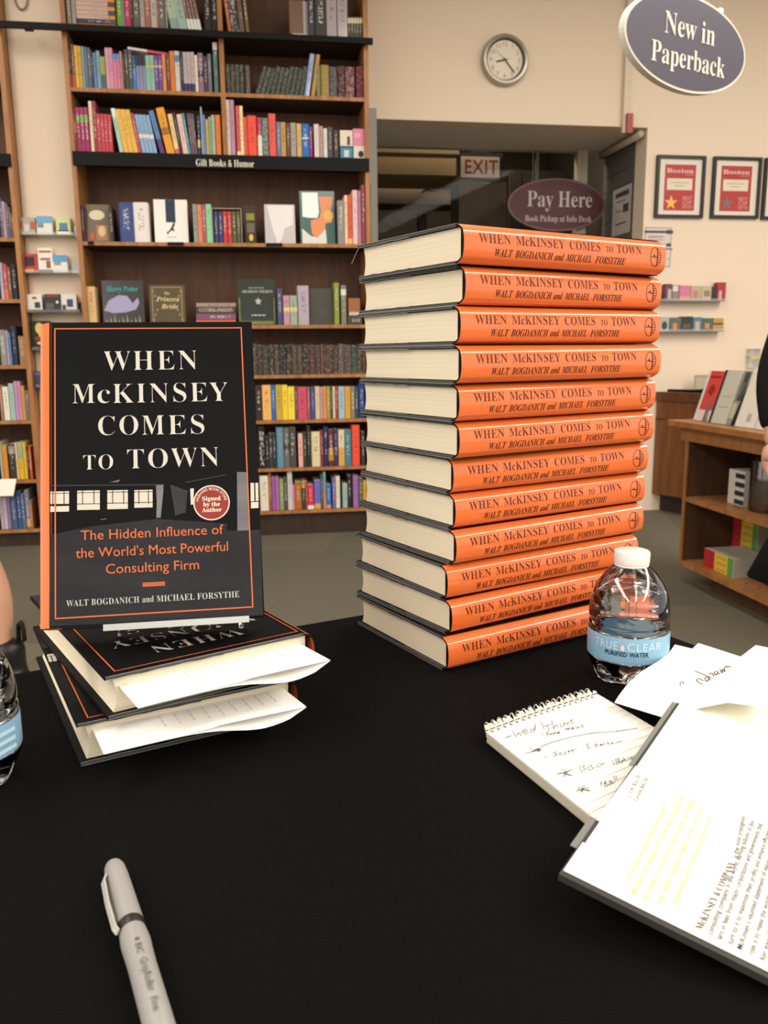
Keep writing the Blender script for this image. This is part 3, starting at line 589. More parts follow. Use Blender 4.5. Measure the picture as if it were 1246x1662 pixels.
# four small boxes at the right end of the third row
z3 = SH['s3']
def minibox(label, px, v, z0, dep, c, bands, group, tilt=0, zt=None):
    x0, y0, x1, y1 = px; ym = (y0+y1)/2; u0, u1 = wp(x0, ym, v)[0], wp(x1, ym, v)[0]
    zb = wp((x0+x1)/2, y1, v)[1] if z0 is None else z0; h = (wp((x0+x1)/2, y0, v)[1] if zt is None else zt)-zb
    t = thing('boxed_gift', label, 'box', M=wmat((u0+u1)/2, v, zb, tilt), group=group); w2 = (u1-u0)/2
    MB().box(-w2, w2, 0, dep, 0, h).build('carton', colm('#'+c), t)
    for nm, xa, xb, ya, yb, cc in bands:
        if xa is None: MB().add([((ya[0]+ya[1]*math.cos(a*PI/10))*w2, -.0008, (yb[0]+yb[1]*math.sin(a*PI/10))*h) for a in range(20)], [tuple(range(20))]).build(nm, colm('#'+cc), t)
        else: MB().add([(xa*w2, -.0005, ya*h), (xb*w2, -.0005, ya*h), (xb*w2, -.0005, yb*h), (xa*w2, -.0005, yb*h)], [(0, 1, 2, 3)]).build(nm, colm('#'+cc), t)
    return t
g = 'mini gift boxes stacked beside the entrance edge of the bookcase'
bx = cpx(D_, S, 970, 430, 1064, 515); b2 = cpx(D_, S, 967, 295, 1064, 428); b3 = cpx(D_, S, 1072, 416, 1166, 515); b4 = cpx(D_, S, 1068, 283, 1166, 414)
zm = wp(bx[0], bx[1], .02)[1]; zm2 = wp(b3[0], b3[1], .02)[1]
minibox('small blue mini box, lower left of the four mini boxes on the bookcase', bx, .02, z3, .05, '3a8aa8', [('panel', -.4, .4, .2, .8, 'd8c8b8')], g, zt=zm)
minibox('small cream mini box with a dark portrait, upper left of the four mini boxes', b2, .02, zm+.0005, .05, 'dccfbc', [('panel', .1, .6, .15, .65, '6a4a3a'), ('panel', -1, 1, 0, .1, '2a4a5a')], g)
minibox('small white mini box with a black disc, lower right of the four mini boxes', b3, .02, z3, .05, 'd8ccc0', [('disc', None, 0, (.2, .45), (.4, .25), '2a2826')], g, zt=zm2)
minibox('small pink mini box, upper right of the four mini boxes', b4, .02, zm2+.0005, .05, 'd8829a', [('panel', -.8, .2, .5, .75, 'e0a0b0')], g)
# horizontal stack of volumes above the rail, and a book lying across the tops of the second row
def flatbook(label, x0, x1, y0, y1, zb, c, origin, sc, group, v=.03, dep=.14, c2=None, b=(2, 3), name='book'):
    u0, _ = wp(origin[0]+x0/sc, origin[1]+(y0+y1)/2/sc, v); u1, _ = wp(origin[0]+x1/sc, origin[1]+(y0+y1)/2/sc, v)
    h = abs(wp(origin[0]+x0/sc, origin[1]+y0/sc, v)[1]-wp(origin[0]+x0/sc, origin[1]+y1/sc, v)[1])
    o = bpy.data.objects.new(name, UB[('paper', 'b')]); COL.objects.link(o)
    o.matrix_world = WM @ Matrix.Translation((u0, v, zb+h/2)) @ Matrix.Rotation(PI/2, 4, 'Y') @ Matrix.Diagonal((h-.0006, dep, u1-u0, 1))
    sprops(o, c, c2, b); tag(o, label, 'book', group); return zb+h
z = SH['s1']+.0005; gs = 'volumes lying flat in the stack above the rail'
z = flatbook('orange volume at the bottom of the flat stack above the rail', 105, 424, 168, 205, z, 'b0683a', A, S, gs)
for i, nm in enumerate(('second', 'third', 'fourth', 'fifth', 'sixth', 'seventh', 'eighth')):
    z = flatbook('cream and navy volume, %s from the bottom of the flat stack above the rail' % nm, 112, 416, 100, 134, z, 'c8a898' if i else '3a3450', A, S, gs, c2='d88a3a' if i % 2 else '4a4a6a', b=(.82, 2))
o = bpy.data.objects.new('book', UB[('paper', 'b')]); COL.objects.link(o)
ua, za = wp(100+512/S, 352/S+4, .03); ub, zb_ = wp(100+818/S, 412/S+1.5, .03)
o.matrix_world = WM @ Matrix.Translation((ua, .03, za)) @ Matrix.Rotation(math.atan2(za-zb_, ub-ua)+PI/2, 4, 'Y') @ Matrix.Diagonal((.012, .14, math.hypot(ub-ua, za-zb_), 1))
sprops(o, 'e0cfc4', 'c8506a', (.5, 2)); tag(o, 'thin white and pink book lying slanted across the tops of the second shelf', 'book')
# bronze object on a cream book beside the binders
u0, _ = wp(350+598/S, 56, .05); u1, _ = wp(350+722/S, 56, .05); zz = SH['s1']
o = bpy.data.objects.new('book', UB[('paper', 'b')]); COL.objects.link(o)
o.matrix_world = WM @ Matrix.Translation((u0, .04, zz+.0125)) @ Matrix.Rotation(PI/2, 4, 'Y') @ Matrix.Diagonal((.024, .12, u1-u0, 1)); sprops(o, 'dccfb4'); tag(o, 'cream book lying flat under the bronze book block above the rail', 'book')
t = wall_thing('book_block', 'small bronze and silver block standing on the cream book above the rail', 'block', (u0+u1)/2-.004, .05, zz+.0255)
MB().box(-.052, .02, 0, .06, 0, .16).build('cover', colm('#7a5a4a', .3), t); MB().add([(.02, 0, 0), (.048, .012, 0), (.048, .05, 0), (.02, .06, 0), (.02, 0, .16), (.048, .012, .16), (.048, .05, .16), (.02, .06, .16)], [(0, 1, 5, 4), (1, 2, 6, 5), (2, 3, 7, 6), (0, 4, 7, 3), (0, 3, 2, 1), (4, 5, 6, 7)]).build('bright_edge', colm('#d0c8c4', .2), t)
# ring mark on the black binder
u0, zc = wp(350+815/S, 145/S, .018)
# fifth shelf, face-out covers
t, fn, w2, h = faceout('book', 'dark face-out book with teal title lettering and a lavender shape', 'book', cpx(X3, S3, 272, 770, 552, 1032), z5, '3e3a38', gloss=.2, th=.04)
mb = MB(); letters(mb, 'Harry Potter', 'ital', -.78, .75, .76, .11, lambda x, y: fn(x, y, .001)); mb.build('lettering', colm('#2fa8a0'), t)
mb = MB(); mb.add([fn(x, y, .0008) for x, y in ((-.95, .34), (-.7, .56), (-.2, .68), (.2, .66), (.45, .5), (.7, .62), (.78, .52), (.6, .36), (.1, .3), (-.5, .28))], [tuple(range(10))]); mb.build('cover_picture', colm('#9a96b8', .3), t)
mb = MB(); [mb.add([fn(-.9+i*.2, .03, .0008), fn(-.75+i*.2, .03, .0008), fn(-.86+i*.2, .16+.05*(i % 3), .0008)], [(0, 1, 2)]) for i in range(9)]; mb.build('cover_foliage', colm('#8a8468', .3), t)
t, fn, w2, h = faceout('book', 'brown face-out book with an ornate gold frame and gold title', 'book', cpx(X3, S3, 590, 800, 830, 1032), z5, '55462f', gloss=.3, th=.04)
mb = MB()
for x0, x1, y0, y1 in ((-.85, -.8, .05, .95), (.8, .85, .05, .95), (-.85, .85, .93, .95), (-.85, .85, .05, .07)): mb.add([fn(x0, y0, .0008), fn(x1, y0, .0008), fn(x1, y1, .0008), fn(x0, y1, .0008)], [(0, 1, 2, 3)])
for s1 in (-1, 1):
    for k in range(3): mb.add([fn(s1*(.78-.1*k)+.05*math.cos(a), (.85-.12*k)+.03*math.sin(a), .0008) for a in [i*PI/5 for i in range(10)]], [tuple(range(10))])
    for k in range(3): mb.add([fn(s1*(.78-.1*k)+.05*math.cos(a), (.15+.12*k)+.03*math.sin(a), .0008) for a in [i*PI/5 for i in range(10)]], [tuple(range(10))])
mb.build('cover_frame', colm('#a08a58'), t)
mb = MB(); text_c(mb, 'The', 'ital', 0, .76, .07, lambda x, y: fn(x, y, .001), squeeze=2); letters(mb, 'Princess', 'ital', -.6, .7, .6, .11, lambda x, y: fn(x, y, .001)); letters(mb, 'Bride', 'ital', -.35, .6, .42, .11, lambda x, y: fn(x, y, .001)); mb.build('lettering', colm('#dcc88a'), t)
z = z5+.0005
for y0, y1, c, lab in ((1000, 1036, 'd8683a', 'orange'), (955, 999, '7a5068', 'plum'), (908, 954, '4a4238', 'dark brown'), (880, 907, 'a08880', 'pale tan')):
    zo = z; z = flatbook('%s book lying in the short flat stack on the fifth shelf' % lab, 905, 1172, y0, y1, z, c, X3, S3, 'flat stack on the fifth shelf')
    if lab == 'dark brown':
        ow = [q for q in COL.objects if q.get('label', '').startswith('dark brown book lying')][0]
        u0, _ = wp(100+925/S3, 495, .029); u1, _ = wp(100+1150/S3, 495, .029); mb = MB()
        letters(mb, 'GOTHIC POEMS', 'serif', u0, u1, zo+.010, .020, lambda x, y: (x, .029, y))
        lo = mb.build('lettering', colm('#b0a48a')); lo.matrix_world = WM.copy(); lo.parent = ow; lo.matrix_parent_inverse = ow.matrix_world.inverted()
t, fn, w2, h = faceout('book', 'dark green face-out book titled in white with an olive border', 'book', cpx(X4, S, 75, 880, 370, 1215), z5, '232c24', gloss=.3, th=.04)
mb = MB()
for x0, x1, y0, y1 in ((-.95, -.88, .02, .6), (.88, .95, .02, .6), (-.95, .95, .02, .09)): mb.add([fn(x0, y0, .0008), fn(x1, y0, .0008), fn(x1, y1, .0008), fn(x0, y1, .0008)], [(0, 1, 2, 3)])
mb.build('cover_border', colm('#7a7a3a'), t)
mb = MB(); letters(mb, 'ARABIAN NIGHTS', 'serif', -.78, .85, .71, .055, lambda x, y: fn(x, y, .001)); text_c(mb, 'THE ANNOTATED', 'serif', 0, .8, .03, lambda x, y: fn(x, y, .001), squeeze=2.2)
mb.add([fn(.08+(.2 if i % 2 == 0 else .09)*math.cos(i*PI/5+PI/2), .52+(.09 if i % 2 == 0 else .04)*math.sin(i*PI/5+PI/2), .001) for i in range(10)], [tuple(range(10))])
mb.add([fn(-.3+.75*i/7, .2+.02*(i % 2), .001) for i in range(8)]+[fn(.45-.75*i/7, .23, .001) for i in range(8)], [tuple(range(16))])
mb.build('lettering', colm('#b8bcae'), t)
t, fn, w2, h = faceout('book', 'plain dark grey-green face-out book with a faint round emblem', 'book', cpx(X4, S, 636, 950, 818, 1222), z5, '45443c', th=.035, tilt=-.05)
mb = MB(); n = 24
for i in range(n):
    a, b_ = 2*PI*i/n, 2*PI*(i+1)/n; mb.add([fn(.1+.24*math.cos(a), .37+.075*math.sin(a)), fn(.1+.24*math.cos(b_), .37+.075*math.sin(b_)), fn(.1+.19*math.cos(b_), .37+.06*math.sin(b_)), fn(.1+.19*math.cos(a), .37+.06*math.sin(a))], [(0, 1, 2, 3)])
mb.build('emblem', colm('#5c5a50'), t)
t = minibox('copper coloured glossy box at the right end of the fifth shelf', cpx(X4, S, 936, 1025, 1026, 1160), .03, None, .06, '9a6440', [('shine', -.9, .9, .02, .2, 'c8b8a8')], None)
zb = t.matrix_world.translation.z; u0 = wp(370+932/S, 518, .03)[0]; u1 = wp(370+1040/S, 518, .03)[0]
o = bpy.data.objects.new('book', UB[('paper', 'b')]); COL.objects.link(o); o.matrix_world = WM @ Matrix.Translation((u0, .02, (z5+zb)/2)) @ Matrix.Rotation(PI/2, 4, 'Y') @ Matrix.Diagonal((zb-z5-.001, .12, u1-u0, 1)); sprops(o, '4a4038'); tag(o, 'dark book lying flat under the copper box on the fifth shelf', 'book')
# vertical lettering of the black spine on the eighth shelf
dr = [q for q in COL.objects if q.get('label', '').startswith('black book, first from the left on the shelf below the yellow') or q.get('label', '').startswith('thick black book, first from the left on the shelf below')]
mb = MB(); uc = wp(405+122/6.23, 720, .018)[0]
for i, ch in enumerate('DRACULA'):
    zt = wp(424, 680+(128+i*50)/6.23, .018)[1]; zb = wp(424, 680+(168+i*50)/6.23, .018)[1]; letters(mb, ch, 'serif', uc-.013, uc+.013, zb, zt-zb, lambda x, y: (x, .0192, y))
lo = mb.build('lettering', colm('#c4c2bc'))
lo.matrix_world = WM.copy()
if dr: lo.parent = dr[0]; lo.matrix_parent_inverse = dr[0].matrix_world.inverted()
# white card standing out in front of the left bookcase
za = wp(10, 779, -.02)[1]; zb = wp(10, 805, -.05)[1]; ua = wp(24, 790, -.03)[0]
t = tag(wframe(MB().add([(ua-.35, .0, za), (ua+.004, .0, za), (ua-.006, -.05, zb), (ua-.35, -.05, zb), (ua-.35, .002, za+.002), (ua+.004, .002, za+.002), (ua-.006, -.048, zb+.002), (ua-.35, -.048, zb+.002)], [(0, 1, 2, 3), (4, 7, 6, 5), (0, 4, 5, 1), (1, 5, 6, 2), (2, 6, 7, 3), (3, 7, 4, 0)]).build('shelf_card', colm('#ece2d2', .5))), 'white card tilted off a low shelf of the left bookcase', 'card')
# ================================================================== clear ledges with mini boxes on the column
M_acr = clear_plastic('clear_acrylic', (.88, .9, .88, 1), .08, .08); M_acd = clear_plastic('smoky_acrylic', (.45, .45, .45, 1), .06, .1)
def ledge(label, x0, x1, y, v, m, dep=.07):
    u0, z = wp(x0, y, v-dep); u1, _ = wp(x1, y, v-dep)
    t = wall_thing('display_ledge', label, 'ledge', 0, 0, 0)
    MB().box(u0, u1, v-dep, v-.001, z-.004, z).build('tray', m, t); MB().box(u0, u1, v-.004, v-.001, z, z+.05).build('back_rail', m, t); MB().box(u0, u1, v-dep, v-dep+.003, z, z+.012).build('lip', m, t)
    return z
O6 = (0, 320); S6_ = 5.19
def cx6(*q): return cpx(O6, S6_, *q)
g = 'mini boxes on the column ledges'
z = ledge('clear ledge on the column, topmost of its ledges', 30, 119, 380, PV, M_acr)
minibox('grey mini box with red corners, left on the top column ledge', cx6(150, 165, 292, 303), PV-.055, z, .05, 'a8a294', [('panel', -.95, -.5, .3, .75, 'c0503a'), ('panel', .45, .95, .3, .75, 'c0503a'), ('panel', -.3, .3, .2, .6, 'c8c4b8')], g, -.12)
minibox('blue and white mini box, middle of the top column ledge', cx6(305, 155, 437, 303), PV-.055, z, .05, 'd8d4cc', [('panel', -1, 1, .62, 1, '6aa0c0'), ('panel', -.9, -.1, .38, .62, '8a8478')], g, -.12)
minibox('yellow-green and white mini box, right on the top column ledge', cx6(470, 165, 590, 305), PV-.055, z, .05, 'c8cc90', [('panel', -.55, .6, .3, .68, '5a7a9a'), ('panel', -.75, .75, .04, .2, 'e6e2d6'), ('panel', -.75, .75, .2, .29, '2a3444')], g, -.12)
z = ledge('clear ledge on the column holding the red mini box', 36, 125, 442, PV, M_acr)
minibox('red mini box with a dark centre on the middle column ledge', cx6(182, 474, 316, 630), PV-.055, z, .05, 'b8403a', [('panel', -.6, .6, .35, .85, '3a2a34'), ('panel', -.8, .4, .03, .2, 'd89a30')], g, -.1)
minibox('tall white mini box with a portrait on the middle column ledge', cx6(318, 424, 440, 628), PV-.055, z, .05, 'e4ddd2', [('panel', -.85, .85, .8, .9, 'b06a5a'), ('panel', -.7, .7, .5, .6, 'a8604a'), ('panel', .1, .7, .18, .48, '8a5a40'), ('panel', -1, 1, 0, .12, '3a3a3a')], g, -.1)
minibox('blue and white mini box, right on the middle column ledge', cx6(442, 485, 566, 630), PV-.055, z, .05, 'dcd8d0', [('panel', -1, 1, .6, 1, '5a98c0'), ('panel', -.8, .1, .42, .6, '98907e')], g, -.1)
z = ledge('smoky ledge on the column holding three camera boxes', 44, 130, 506, PV, M_acd, .09)
minibox('white mini box with a camera picture, left on the smoky ledge', cx6(226, 815, 352, 962), PV-.07, z, .05, 'd8d0c4', [('panel', 0, .75, .22, .55, '3a3a3c'), ('panel', -.3, .3, .72, .85, '8a4a3a'), ('panel', -.9, .9, .03, .1, '4a4a4a')], g, -.1)
minibox('black mini box with a pale spot, middle of the smoky ledge', cx6(372, 815, 512, 962), PV-.07, z, .05, '34302e', [('panel', -.7, .7, .84, .96, '8a3430'), ('disc', None, 0, (.55, .16), (.55, .08), 'e0d8cc'), ('panel', -.8, .1, .15, .5, '5a5654')], g, -.1)
minibox('white mini box with a navy screen, right on the smoky ledge', cx6(514, 815, 642, 960), PV-.07, z, .05, 'd4ccc2', [('panel', -.25, .55, .28, .72, '3a4468'), ('panel', -.9, -.4, .1, .4, '4a4a4e')], g, -.1)
z = ledge('ledge on the column under the black flower box', 48, 135, 567, PV, M_acd)
minibox('black box with a pale yellow flower picture behind the standing book', cx6(250, 1042, 420, 1272), PV-.06, z, .055, '23241f', [('disc', None, 0, (-.02, .42), (.74, .2), 'd8b860'), ('panel', -.12, .12, .45, .62, 'e0c060'), ('panel', -.5, .55, .32, .45, '8a3a34'), ('disc', None, 0, (.05, .4), (.22, .06), 'd8c070')], None, -.05)
z = ledge('lowest ledge on the column, under the purple box', 52, 138, 628, PV, M_acd)
minibox('dark purple mini box, lowest on the column beside the standing book', cx6(265, 1465, 420, 1603), PV-.06, z, .05, '4a4058', [('panel', -.9, .9, .75, .92, '6a6078')], None, -.05)
# wire ring high on the column
u, z = wp(34, -4, PV-.01)
tag(wframe(MB().tube([(u+.03*math.cos(a*PI/12), PV-.012, z+.055*math.sin(a*PI/12)) for a in range(24)], .004, 8, closed=True).build('wire_ring', mat('wire', '#6a6054', .4, .5), smooth=True)), 'thin wire ring hanging on the beige column at the top edge', 'ring')
# ================================================================== clock, frames, notices
def disc(mb, c, r, y, n=40, mi=None): mb.add([(c[0]+r*math.cos(2*PI*i/n), y, c[1]+r*math.sin(2*PI*i/n)) for i in range(n)], [tuple(range(n))], mi)
u, z = wp(820, 96.5, VW-.03); R = abs(wp(820, 53.5, VW-.03)[1]-z)*1.0
t = wall_thing('wall_clock', 'round silver wall clock above the glass entrance', 'clock', u, VW, z)
Rv = Matrix.Rotation(PI/2, 4, 'X')
b = MB().lathe([(R*.98, 0), (R, .012), (R*.985, .03), (R*.93, .042), (R*.84, .044), (R*.80, .036), (R*.79, .02)], 48, caps=(True, False)); b.v = [tuple(Rv @ Vector(p)) for p in b.v]
b.build('rim', mat('brushed_silver', '#a89f94', .35, .5, .7), t, smooth=40)
mb = MB(); mb.k = 0; disc(mb, (0, 0), R*.795, -.021); mb.build('dial', colm('#dccfba'), t)
mb = MB()
for i in range(n):
    a, b_ = 2*PI*i/n, 2*PI*(i+1)/n; mb.add([(R*.80*math.cos(a), -.036, R*.80*math.sin(a)), (R*.80*math.cos(b_), -.036, R*.80*math.sin(b_)), (R*.755*math.cos(b_), -.0225, R*.755*math.sin(b_)), (R*.755*math.cos(a), -.0225, R*.755*math.sin(a))], [(0, 1, 2, 3)])
mb.build('bezel', colm('#4a4036'), t)
mb = MB()
for k in range(1, 13):
    a = PI/2-k*PI/6; cc = (R*.6*math.cos(a), R*.6*math.sin(a)); text_c(mb, str(k), 'sans', cc[0], cc[1]-.011, .022, lambda x, y: (x, -.0225, y))
mb.build('numerals', colm('#9a907e'), t)
def hand(name, ang, L, wd, y, c):
    a = PI/2-math.radians(ang); mb = MB(); ribbon(mb, [(-.012*math.cos(a), -.012*math.sin(a)), (L*math.cos(a), L*math.sin(a))], wd, lambda x, z_: (x, y, z_)); mb.build(name, colm(c), t)
hand('hour_hand', 257, R*.36, .009, -.025, '#4a3f32'); hand('minute_hand', 140, R*.60, .007, -.0265, '#4a3f32'); hand('second_hand', 312, R*.5, .002, -.028, '#8a7a66')
# framed awards
M_frame = mat('black_frame', '#1e1a17', .4, .4); M_mat = colm('#d8ccbc'); M_red = colm('#a83c3a', .35); M_pap = colm('#d4c8b2')
def award(label, px, star, full=True):
    x0, y0, x1, y1 = px; u0, z1 = wp(x0, y0, VW-.02); u1, z0 = wp(x1, y1, VW-.02); W_, H_ = .30 if not full else u1-u0, z1-z0
    t = wall_thing('award_frame', label, 'picture frame', u0+W_/2, VW, z0, 'black framed red award certificates'); w2 = W_/2
    b = MB()
    for q in ((-w2, w2, 0, .018), (-w2, w2, H_-.018, H_)): b.box(q[0], q[1], -.022, 0, q[2], q[3])
    for q in ((-w2, -w2+.018), (w2-.018, w2)): b.box(q[0], q[1], -.022, 0, .018, H_-.018)
    b.build('frame', M_frame, t)
    MB().box(-w2+.018, w2-.018, -.008, 0, .018, H_-.018).build('mount', M_mat, t)
    X0, X1, Z0, Z1 = -w2*.64, w2*.64, H_*.12, H_*.86
    pr = MB().box(X0, X1, -.0086, -.008, Z0, Z1).build('certificate', M_red, t)
    fn = lambda x, y: (X0+(X1-X0)*x, -.0092, Z0+(Z1-Z0)*y)
    mb = MB(); letters(mb, 'Boston', 'serif', .06, .92, .82, .095, fn); letters(mb, 'MAGAZINE', 'sans', .66, .92, .775, .022, fn); mb.build('lettering', colm('#e2b8b0'), pr)
    mb = MB(); mb.add([fn(.08, .45), fn(.9, .45), fn(.9, .7), fn(.08, .7)], [(0, 1, 2, 3)]); mb.build('name_panel', M_pap, pr)
    mb = MB()
    for a0, a1, y in ((.2, .78, .60), (.34, .64, .535)): mb.add([(fn(a0, y)[0], -.0096, fn(a0, y)[2]), (fn(a1, y)[0], -.0096, fn(a1, y)[2]), (fn(a1, y+.018)[0], -.0096, fn(a1, y+.018)[2]), (fn(a0, y+.018)[0], -.0096, fn(a0, y+.018)[2])], [(0, 1, 2, 3)])
    mb.build('print_lines', colm('#a8987e'), pr)
    mb = MB(); mb.add([fn(.24+(.22 if i % 2 == 0 else .085)*math.cos(i*PI/5+PI/2), .17+(.17 if i % 2 == 0 else .065)*math.sin(i*PI/5+PI/2)) for i in range(10)], [tuple(range(10))]); mb.build('star', star, pr)
    mb = MB()
    for i, s in enumerate(('BEST', 'OF', 'BOSTON')): letters(mb, s, 'sans', .62, .92, .24-i*.095, .075, fn)
    mb.build('lettering', colm('#d89a92'), pr)
award('black framed red award with a gold star beside the entrance', (1067.5, 251, 1140.5, 354), mat('gold_star', '#e8a850', .3, .5, .4))
award('black framed red award with a dull grey star, right of the gold star', (1159.5, 253.5, 1230.5, 355), mat('grey_star', '#77685f', .5, .3))
award('black framed award cut off at the right edge of the photo', (1243, 256, 1310, 357), mat('grey_star', '#77685f', .5, .3), False)
# notice on the wall below the first award
u0, z1 = wp(1047, 369, VW-.003); u1, z0 = wp(1087, 433, VW-.003)
t = wall_thing('notice', 'white paper notice with a dark banner below the first award', 'notice', u0, VW-.002, z0); Wn, Hn = u1-u0, z1-z0
MB().box(0, Wn, -.001, .0015, 0, Hn).build('sheet', colm('#c8beb4'), t)
mb = MB(); fn = lambda x, y: (Wn*x, -.0016, Hn*y)
for q in ((0, 1, .985, 1), (0, 1, 0, .012), (0, .02, 0, 1), (.98, 1, 0, 1), (0, 1, .52, .53), (0, 1, .2, .21)): mb.add([fn(q[0], q[2]), fn(q[1], q[2]), fn(q[1], q[3]), fn(q[0], q[3])], [(0, 1, 2, 3)])
mb.build('border', colm('#7a6a70'), t)
mb = MB(); mb.add([fn(-.02, .86), fn(.75, .86), fn(.75, .92), fn(-.02, .92)], [(0, 1, 2, 3)]); mb.add([fn(.9+.16*math.cos(a*PI/8), .89+.055*math.sin(a*PI/8)) for a in range(16)], [tuple(range(16))]); mb.add([fn(.9+.1*math.cos(a*PI/8), .56+.045*math.sin(a*PI/8)) for a in range(16)], [tuple(range(16))]); mb.add([fn(.6, .44), fn(1.05, .44), fn(1.05, .47), fn(.6, .47)], [(0, 1, 2, 3)])
mb.build('banner', colm('#4a423e'), t)
# blurred print is left as plain lines
mb = MB()
for y, x1 in ((.77, .7), (.74, .66), (.68, .72)): mb.add([fn(.12, y), fn(x1, y), fn(x1, y+.018), fn(.12, y+.018)], [(0, 1, 2, 3)])
mb.build('print_lines', colm('#8a7f78'), t)
# notice taped on the slatted side wall of the entrance
def side(px, py):
    p = onplane(px, py, WM @ Vector((UR-.004, 0, 0)), WE); q = WMI @ p; return q.y, q.z
v0, za = side(995, 310); v1, zb = side(1021, 376)
vm, _ = side(996, 375)
t = wall_thing('notice', 'white paper notice taped to the dark slatted wall inside the entrance', 'notice', 0, 0, 0)
MB().box(UR-.004, UR-.001, min(v0, v1), max(v0, v1), min(za, zb), max(za, zb)).build('sheet', colm('#b8b0a8'), t)
mb = MB(); vv0, vv1, zz0, zz1 = min(v0, v1), max(v0, v1), min(za, zb), max(za, zb); fn = lambda x, y: (UR-.0046, vv1+(vv0-vv1)*x, zz0+(zz1-zz0)*y)
for q in ((.15, .9, .8, .9), (.6, .9, .45, .62), (.2, .8, .22, .25), (.2, .7, .7, .72), (.2, .5, .5, .52)): mb.add([fn(q[0], q[2]), fn(q[1], q[2]), fn(q[1], q[3]), fn(q[0], q[3])], [(0, 1, 2, 3)])
mb.build('print_lines', colm('#4a4542'), t)
# exit sign inside the glass
v = V1+.12; u0, z1 = wp(743, 247, v); u1, z0 = wp(815, 294, v)
t = wall_thing('exit_sign', 'lit-box exit sign with red letters behind the glass', 'sign', u0, v, z0); Wn, Hn = u1-u0, z1-z0
b = MB(); b.box(0, Wn, 0, .05, 0, .02); b.box(0, Wn, 0, .05, Hn-.02, Hn); b.box(0, .02, 0, .05, .02, Hn-.02); b.box(Wn-.02, Wn, 0, .05, .02, Hn-.02); b.build('frame', M_frame, t)
MB().box(.02, Wn-.02, .006, .045, .02, Hn-.02).build('face', mat('exit_face', '#cfc3b8', .5, .3, **{'Emission Color': lin('#b9a08a'), 'Emission Strength': .12}), t)
mb = MB(); letters(mb, 'EXIT', 'sans', .05, Wn-.03, .045, Hn-.09, lambda x, y: (x, .004, y), space=1.1, off=.018); mb.build('lettering', mat('exit_red', '#93453c', .5, .3, **{'Emission Color': lin('#a03830'), 'Emission Strength': .06}), t)
MB().box(Wn*.32, Wn*.72, .0, .05, Hn, Hn+.06).build('mount', M_frame, t)
# oval Pay Here sign at the glass
v = V1-.10; uc, zc = wp(903.5, 332.5, v); a_ = (wp(983, 332, v)[0]-wp(825, 332, v)[0])/2; b_ = (wp(904, 289.5, v)[1]-wp(904, 375.5, v)[1])/2
def oval_sign(t, a, b, th, m_face, m_rim, rim):
    n = 64; ell = [(a*math.cos(2*PI*i/n), b*math.sin(2*PI*i/n)) for i in range(n)]; el2 = [((a-rim)*math.cos(2*PI*i/n), (b-rim)*math.sin(2*PI*i/n)) for i in range(n)]
    MB().prism(ell, lambda x, y, q: (x, q, y), 0, th).build('rim', m_rim, t); MB().add([(x, -.0012, y) for x, y in el2], [tuple(range(n))]).build('face', m_face, t)
t = wall_thing('oval_sign', 'dark red oval sign reading Pay Here, hanging at the glass entrance', 'sign', uc, v, zc)
oval_sign(t, a_, b_, .015, mat('sign_maroon', '#4a2227', .5, .3), mat('sign_maroon_rim', '#6e4a4a', .5, .3), .012)
Fm = lambda x, y: (x, -.0026, y); k = a_/79.0
mb = MB(); letters(mb, 'Pay Here', 'serif', -48*k, 57*k, -3*k, 23*k, Fm, off=-.004); letters(mb, 'Book Pickup at Info Desk', 'serif', -51*k, 57*k, -25*k, 9*k, Fm, off=-.004); mb.build('lettering', mat('sign_letter_dim', '#b9a9a0', .6, .2), t)
for s in (-.5, .5): MB().tube([(a_*s, .006, b_*.86), (a_*s, .006, ZT-zc-.001)], .0018, 6).build('hanging_wire', M_steel, t)
# big oval New in Paperback sign hanging in the room
ph = math.radians(31.7); t = thing('oval_sign', 'purple-grey oval sign reading New in Paperback, hanging at top right', 'sign', (.893, 2.6, 1.893), ph)
aa, bb = .263, .129
oval_sign(t, aa, bb, .022, mat('sign_purple', '#4b4552', .5, .3), mat('sign_cream', '#d8cfc0', .5, .3), .007)
def sg(px, py):
    p = onplane(px, py, (.893, 2.6, 1.893), Vector((-math.sin(ph), math.cos(ph), 0))); q = Matrix.Rotation(-ph, 4, 'Z') @ (p-Vector((.893, 2.6, 1.893))); return q.x, q.z
x0, y0 = sg(1077, 54); x1, y1 = sg(1158, 74); x2, y2 = sg(1055, 98); x3, y3 = sg(1174, 127); yc = sg(1078, 18)[1]; yc2 = sg(1057, 64)[1]
mb = MB(); letters(mb, 'New in', 'serif', x0, x1, (y0+y1)/2, yc-y0, lambda x, y: (x, -.0025, y), off=-.004); letters(mb, 'Paperback', 'serif', x2, x3, (y2+y3)/2, yc2-y2, lambda x, y: (x, -.0025, y), off=-.004); mb.build('lettering', M_cream, t)
for s in (-.55, .55): MB().tube([(aa*s, .011, bb*.8), (aa*s, .011, CEIL-1.893-.001)], .0016, 6).build('hanging_wire', M_steel, t)
MB().box(aa*.52, aa*.58, .004, .018, bb*.8, bb*.8+.02).build('clip', colm('#e8e0d0'), t)
# conduit with a red end on the wall
v = VW-.03; ub_, zb = wp(1013, 214, v); uu, z2 = wp(1019, 186, v)
t = wall_thing('wall_conduit', 'thin white conduit with a red lower end beside the entrance corner', 'conduit', uu, v, 0)
MB().box(-.028, .006, .0, .029, z2-.10, CEIL-.001).build('channel', mat('conduit_white', '#cfc0aa', .6, .2), t)
MB().box(-.012, .024, -.02, .0, wp(1019, 217, v)[1], wp(1019, 185, v)[1], mi=0).build('red_box', colm('#9a3a34', .4), t)
